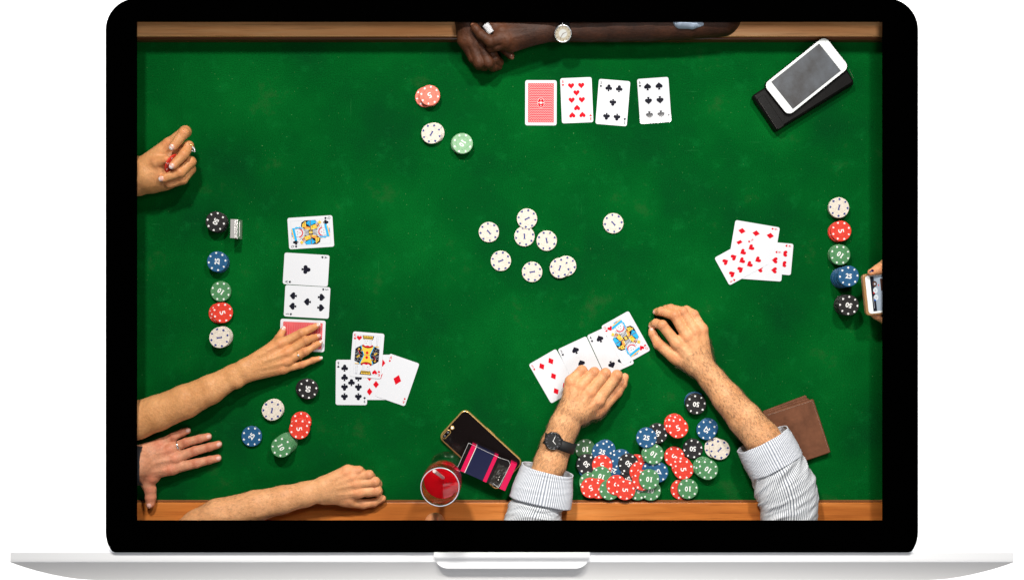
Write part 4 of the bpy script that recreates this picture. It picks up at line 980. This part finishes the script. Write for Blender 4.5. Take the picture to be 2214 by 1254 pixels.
# ------------------------------------------------------------------ cigarette pack
pk = oriented('cigarette_pack', 1053, 1004.5, .0090, 24.4, 'navy and magenta cigarette pack with torn clear wrap lying on the gold edged phone', 'cigarette pack')
zt = .022; k4 = S*(D-.03)/D
Lk, Wk = 115*k4, 62*k4
b = MB(); b.box(-Lk/2, Lk/2-.001, -Wk/2, Wk/2, 0, zt, 0, .0006)
b.build('box', M['packblack'], pk)
def band(x0, x1, m, name, h=0):
    bb = MB(); bb.box(x0, x1, -Wk/2-.0003-h, Wk/2+.0003+h, -.0001, zt+.0003+h, 0, .0004); bb.build(name, m, pk)
xl = -Lk/2
band(xl+9*k4, xl+18.5*k4, M['magenta'], 'stripe'); band(xl+18.5*k4+.0001, xl+20*k4, M['white'], 'stripe'); band(xl+20*k4+.0001, xl+62*k4, M['navy'], 'front_panel')
band(xl+62*k4+.0001, xl+70.5*k4, M['magenta'], 'stripe'); band(Lk/2-14*k4, Lk/2, M['magenta'], 'pack_end')
# crumpled wrap / foil
bm_ = MB(); vs = []; nx_, ny_ = 12, 14
x0, x1, y0, y1 = Lk/2-38*k4, Lk/2-13*k4, -Wk/2+1*k4, Wk/2-14*k4
for i in range(nx_+1):
    for j in range(ny_+1):
        f = math.sin(PI*i/nx_)*math.sin(PI*j/ny_)
        vs.append((x0+(x1-x0)*i/nx_, y0+(y1-y0)*j/ny_+math.sin(i*1.3)*.0008, zt+.0006+f*random.uniform(.0, .0022)))
bm_.add(vs, [[i*(ny_+1)+j, (i+1)*(ny_+1)+j, (i+1)*(ny_+1)+j+1, i*(ny_+1)+j+1] for i in range(nx_) for j in range(ny_)], 0)
bm_.build('torn_foil', mat('dark_foil', (.05, .045, .04), .18, .55), pk)
b = MB()
for (a, c) in (((Lk/2-44*k4, Wk/2-2*k4), (Lk/2-20*k4, Wk/2+.5*k4)), ((Lk/2-20*k4, Wk/2+.5*k4), (Lk/2-13*k4, Wk/2-6*k4)), ((Lk/2-13*k4, Wk/2-6*k4), (Lk/2-16*k4, -Wk/2)), ((Lk/2-30*k4, -Wk/2+4*k4), (Lk/2-16*k4, -Wk/2+1*k4)), ((xl+.5*k4, Wk/2), (Lk/2-44*k4, Wk/2-1.5*k4)), ((xl+.5*k4, -Wk/2), (xl+.5*k4, Wk/2))):
    b.tube([(a[0], a[1], zt+.0012), (c[0], c[1], zt+.0012)], .0003, 5)
b.build('clear_wrap_edge', mat('wrap_plastic', (.75, .75, .75), .15), pk)

# ------------------------------------------------------------------ wallet, lighter
bw = oriented('wallet', 1722, 925, 0, -20, 'brown leather bifold wallet half under the striped right sleeve', 'wallet')
q1 = ccw(quad(bw, [(1649, 889), (1743, 854), (1785, 968), (1694, 1004)], .004)); b = MB(); b.prism(soften(q1, .003), .0003, .0045, 0, .0014, True); b.build('back_flap', M['leather_b'], bw)
q1 = ccw(quad(bw, [(1650, 892), (1748, 860), (1790, 975), (1697, 1006)], .008)); b = MB(); b.prism(soften(q1, .003), .0049, .0080, 0, .0012, True); b.build('inner_flap', M['leather_b'], bw)
q1 = ccw(quad(bw, [(1654, 896), (1759, 862), (1797, 978), (1738, 998), (1700, 1010)], .013)); b = MB(); b.prism(soften(q1, .004), .0084, .0130, 0, .002, True); b.build('front_flap', M['leather_b'], bw)
stitches(bw, 'stitching', (1756, 866), (1793, 976), .0131, 42, M['thread']); stitches(bw, 'stitching', (1660, 897.5), (1754, 867), .0131, 36, M['thread'])
lg = tag(empty('lighter', P(506, 495, 0), R(-1)), 'small chrome lighter standing beside the black chip stack', 'lighter')
b = MB(); kz = S*(D-.036)/D
lx0, ly0 = (P(497.5, 515, .036)-lg.location)[:2]; lx1, ly1 = (P(513, 474, .036)-lg.location)[:2]
b.box(lx0, lx1-.0035, ly0, ly1, .0002, .036, 0, .0012); b.build('case', M['chrome'], lg)
b = MB(); b.box(lx1-.0032, lx1, ly0-.0002, ly1+.0002, .0002, .0345, 0, .0012); b.build('lid', M['chrome'], lg)
b = MB(); b.tube([(lx1+.0002, ly0+.004, .02), (lx1+.0002, ly1-.004, .02)], .0011, 8); b.build('hinge', M['chrome'], lg)

# ------------------------------------------------------------------ wine glass
gl = tag(empty('wine_glass', P(965.7, 1013, 0)), 'stemmed glass of red drink with a straw beside the cigarette pack', 'glass')
hh = .185; tilt = P(953.5, 1055, hh)-P(965.7, 1013, 0)
b = MB(); ro = .0345
outp = [(0, .0004), (.0325, .0004), (.0335, .0016), (.0325, .0028), (.014, .006), (.0055, .012), (.0045, .030), (.0050, .055), (.011, .062), (.024, .075), (.0335, .098), (.0365, .125), (.0362, .155), (.0352, hh)]
inp = [(.0338, hh+.0003), (.0348, .155), (.0350, .125), (.0318, .099), (.0228, .077), (.010, .066), (0, .064)]
b.lathe(outp+inp, 56); b.build('bowl', M['glass'], gl)
b = MB(); b.lathe([(.0337+.0009*math.cos(a*PI/4), hh+.0006+.0009*math.sin(a*PI/4)) for a in range(8)], 64, close=True); b.build('rim', mat('rim_highlight', (.62, .60, .66), .08, .3), gl)  # pale opaque ring on the lip stands in for its highlight
b = MB(); lv = .118
b.lathe([(0, .0645), (.0098, .0665), (.0226, .0776), (.0316, .0994), (.0342, lv-.002), (.0345, lv), (.0335, lv+.0004), (0, lv)], 56); b.build('drink', M['drink'], gl)
b = MB(); s0 = P(939, 1018, .196)-gl.location; s1 = P(962, 1035, .10)-gl.location
b.tube([s1, s0], .0031, 14); tag(b.build('drinking_straw', M['straw'], None, gl.location), 'pale plastic straw leaning in the red drink', 'straw')

# ------------------------------------------------------------------ wristwatches
def watch(px, py, z, r, n, label, dialm, casem, strapm, handm, ang, up, numerals=0, strap=None):
    wt = tag(empty('wristwatch', P(px, py, z)), label, 'watch')
    wt.rotation_mode = 'QUATERNION'; wt.rotation_quaternion = Vector(up).normalized().to_track_quat('Z', 'Y') @ Matrix.Rotation(0, 4, 'Z').to_quaternion()
    b = MB(); b.lathe([(0, -.004), (r*.92, -.004), (r, -.002), (r, .0015), (r*.95, .003), (r*.86, .0032), (r*.84, .0022)], 48); b.build('case', casem, wt)
    b = MB(); b.lathe([(0, .0020), (r*.85, .0020)], 48, smooth=False); d = b.build('dial', dialm, wt)
    if numerals:
        b = MB()
        for k in range(12):
            a = k*PI/6; b.poly(put([(-.03, .62), (.03, .62), (.03, .80), (-.03, .80)], 0, 0, r, a), .0021, 0)
        b.poly([(r*.46*math.cos(2*PI*i/30), r*.46*math.sin(2*PI*i/30)) for i in range(30)], .0021, 1); b.build('markers', [handm, mat('dial_centre', (.55, .56, .54), .4)], d)
    else:
        b = MB(); 
        for k in range(12):
            a = k*PI/6; b.poly(put([(-.008, .66), (.008, .66), (.008, .84), (-.008, .84)], 0, 0, r, a), .0021, 0)
        b.poly([(r*.62*math.cos(2*PI*i/30), r*.62*math.sin(2*PI*i/30)) for i in range(30)], .0022, 1); b.build('markers', [M['grey'], M['black_rub']], d)
    for a, ln, k in ((ang[0], .46, 0), (ang[1], .62, 1)):
        b = MB(); b.poly(put([(-.035, -.05), (.035, -.05), (.02, ln), (-.02, ln)], 0, 0, r, -R(a)), .0025+.0002*k, 0); b.build('hand', handm, wt)
    b = MB(); b.tube([(0, r*.98, 0), (0, r*1.12, 0)], .0015, 8); b.build('crown', casem, wt)
    return wt
w1 = watch(1196, 953, .0655, 19.5*S*.97, 0, 'black wristwatch on the fist over the cards', M['black_rub'], mat('gunmetal', (.06, .06, .06), .25, .8), M['black_rub'], M['white'], (60, 305), (-.12, -.02, 1))
def strapring(wt, c, d, hw, hh_, wid, matr, th=.0016):
    """band wrapped round the wrist"""
    c = Vector(c); d = Vector(d).normalized(); sd = d.cross(Vector((0, 0, 1))).normalized(); up = sd.cross(d); n = 56; vs = []
    pr = [(-wid/2, 0), (-wid/2, th), (wid/2, th), (wid/2, 0)]
    inv = wt.matrix_basis.inverted() if False else None
    Mw = Matrix.Translation(wt.location) @ wt.rotation_quaternion.to_matrix().to_4x4(); Mi = Mw.inverted()
    for i in range(n):
        a = 2*PI*i/n
        for u, t_ in pr: vs.append(Mi @ (c+d*u+sd*math.cos(a)*(hw+t_)+up*math.sin(a)*(hh_+t_)))
    fs = [[i*4+q, ((i+1) % n)*4+q, ((i+1) % n)*4+(q+1) % 4, i*4+(q+1) % 4] for i in range(n) for q in range(4)]
    b = MB(); b.add(vs, fs, 0, True); return b.build('strap', matr, wt)
dF = P(1220, 920, .037)-P(1190, 1000, .041)
cF = P(1209, 958, .0385); strapring(w1, cF, dF, 34.5*S, .0275, .020, M['black_rub'])
w2 = watch(1217, 73, .067, 20*S*.95, 1, 'silver dress watch with cream dial on the clasped hands', mat('cream_dial', (.42, .37, .27), .35), M['silver'], M['black_rub'], mat('brown_ink', (.12, .07, .04), .4), (70, 215), (.03, -.42, 1), 1)
strapring(w2, P(1217, 62, .043), P(1190, 64, .046)-P(1270, 58, .040), 28.5*S, .0215, .019, M['black_rub'])

for o in scn.objects:
    if 'label' in o and len(o['label'].split()) > 16: print('LONG', len(o['label'].split()), o['label'])
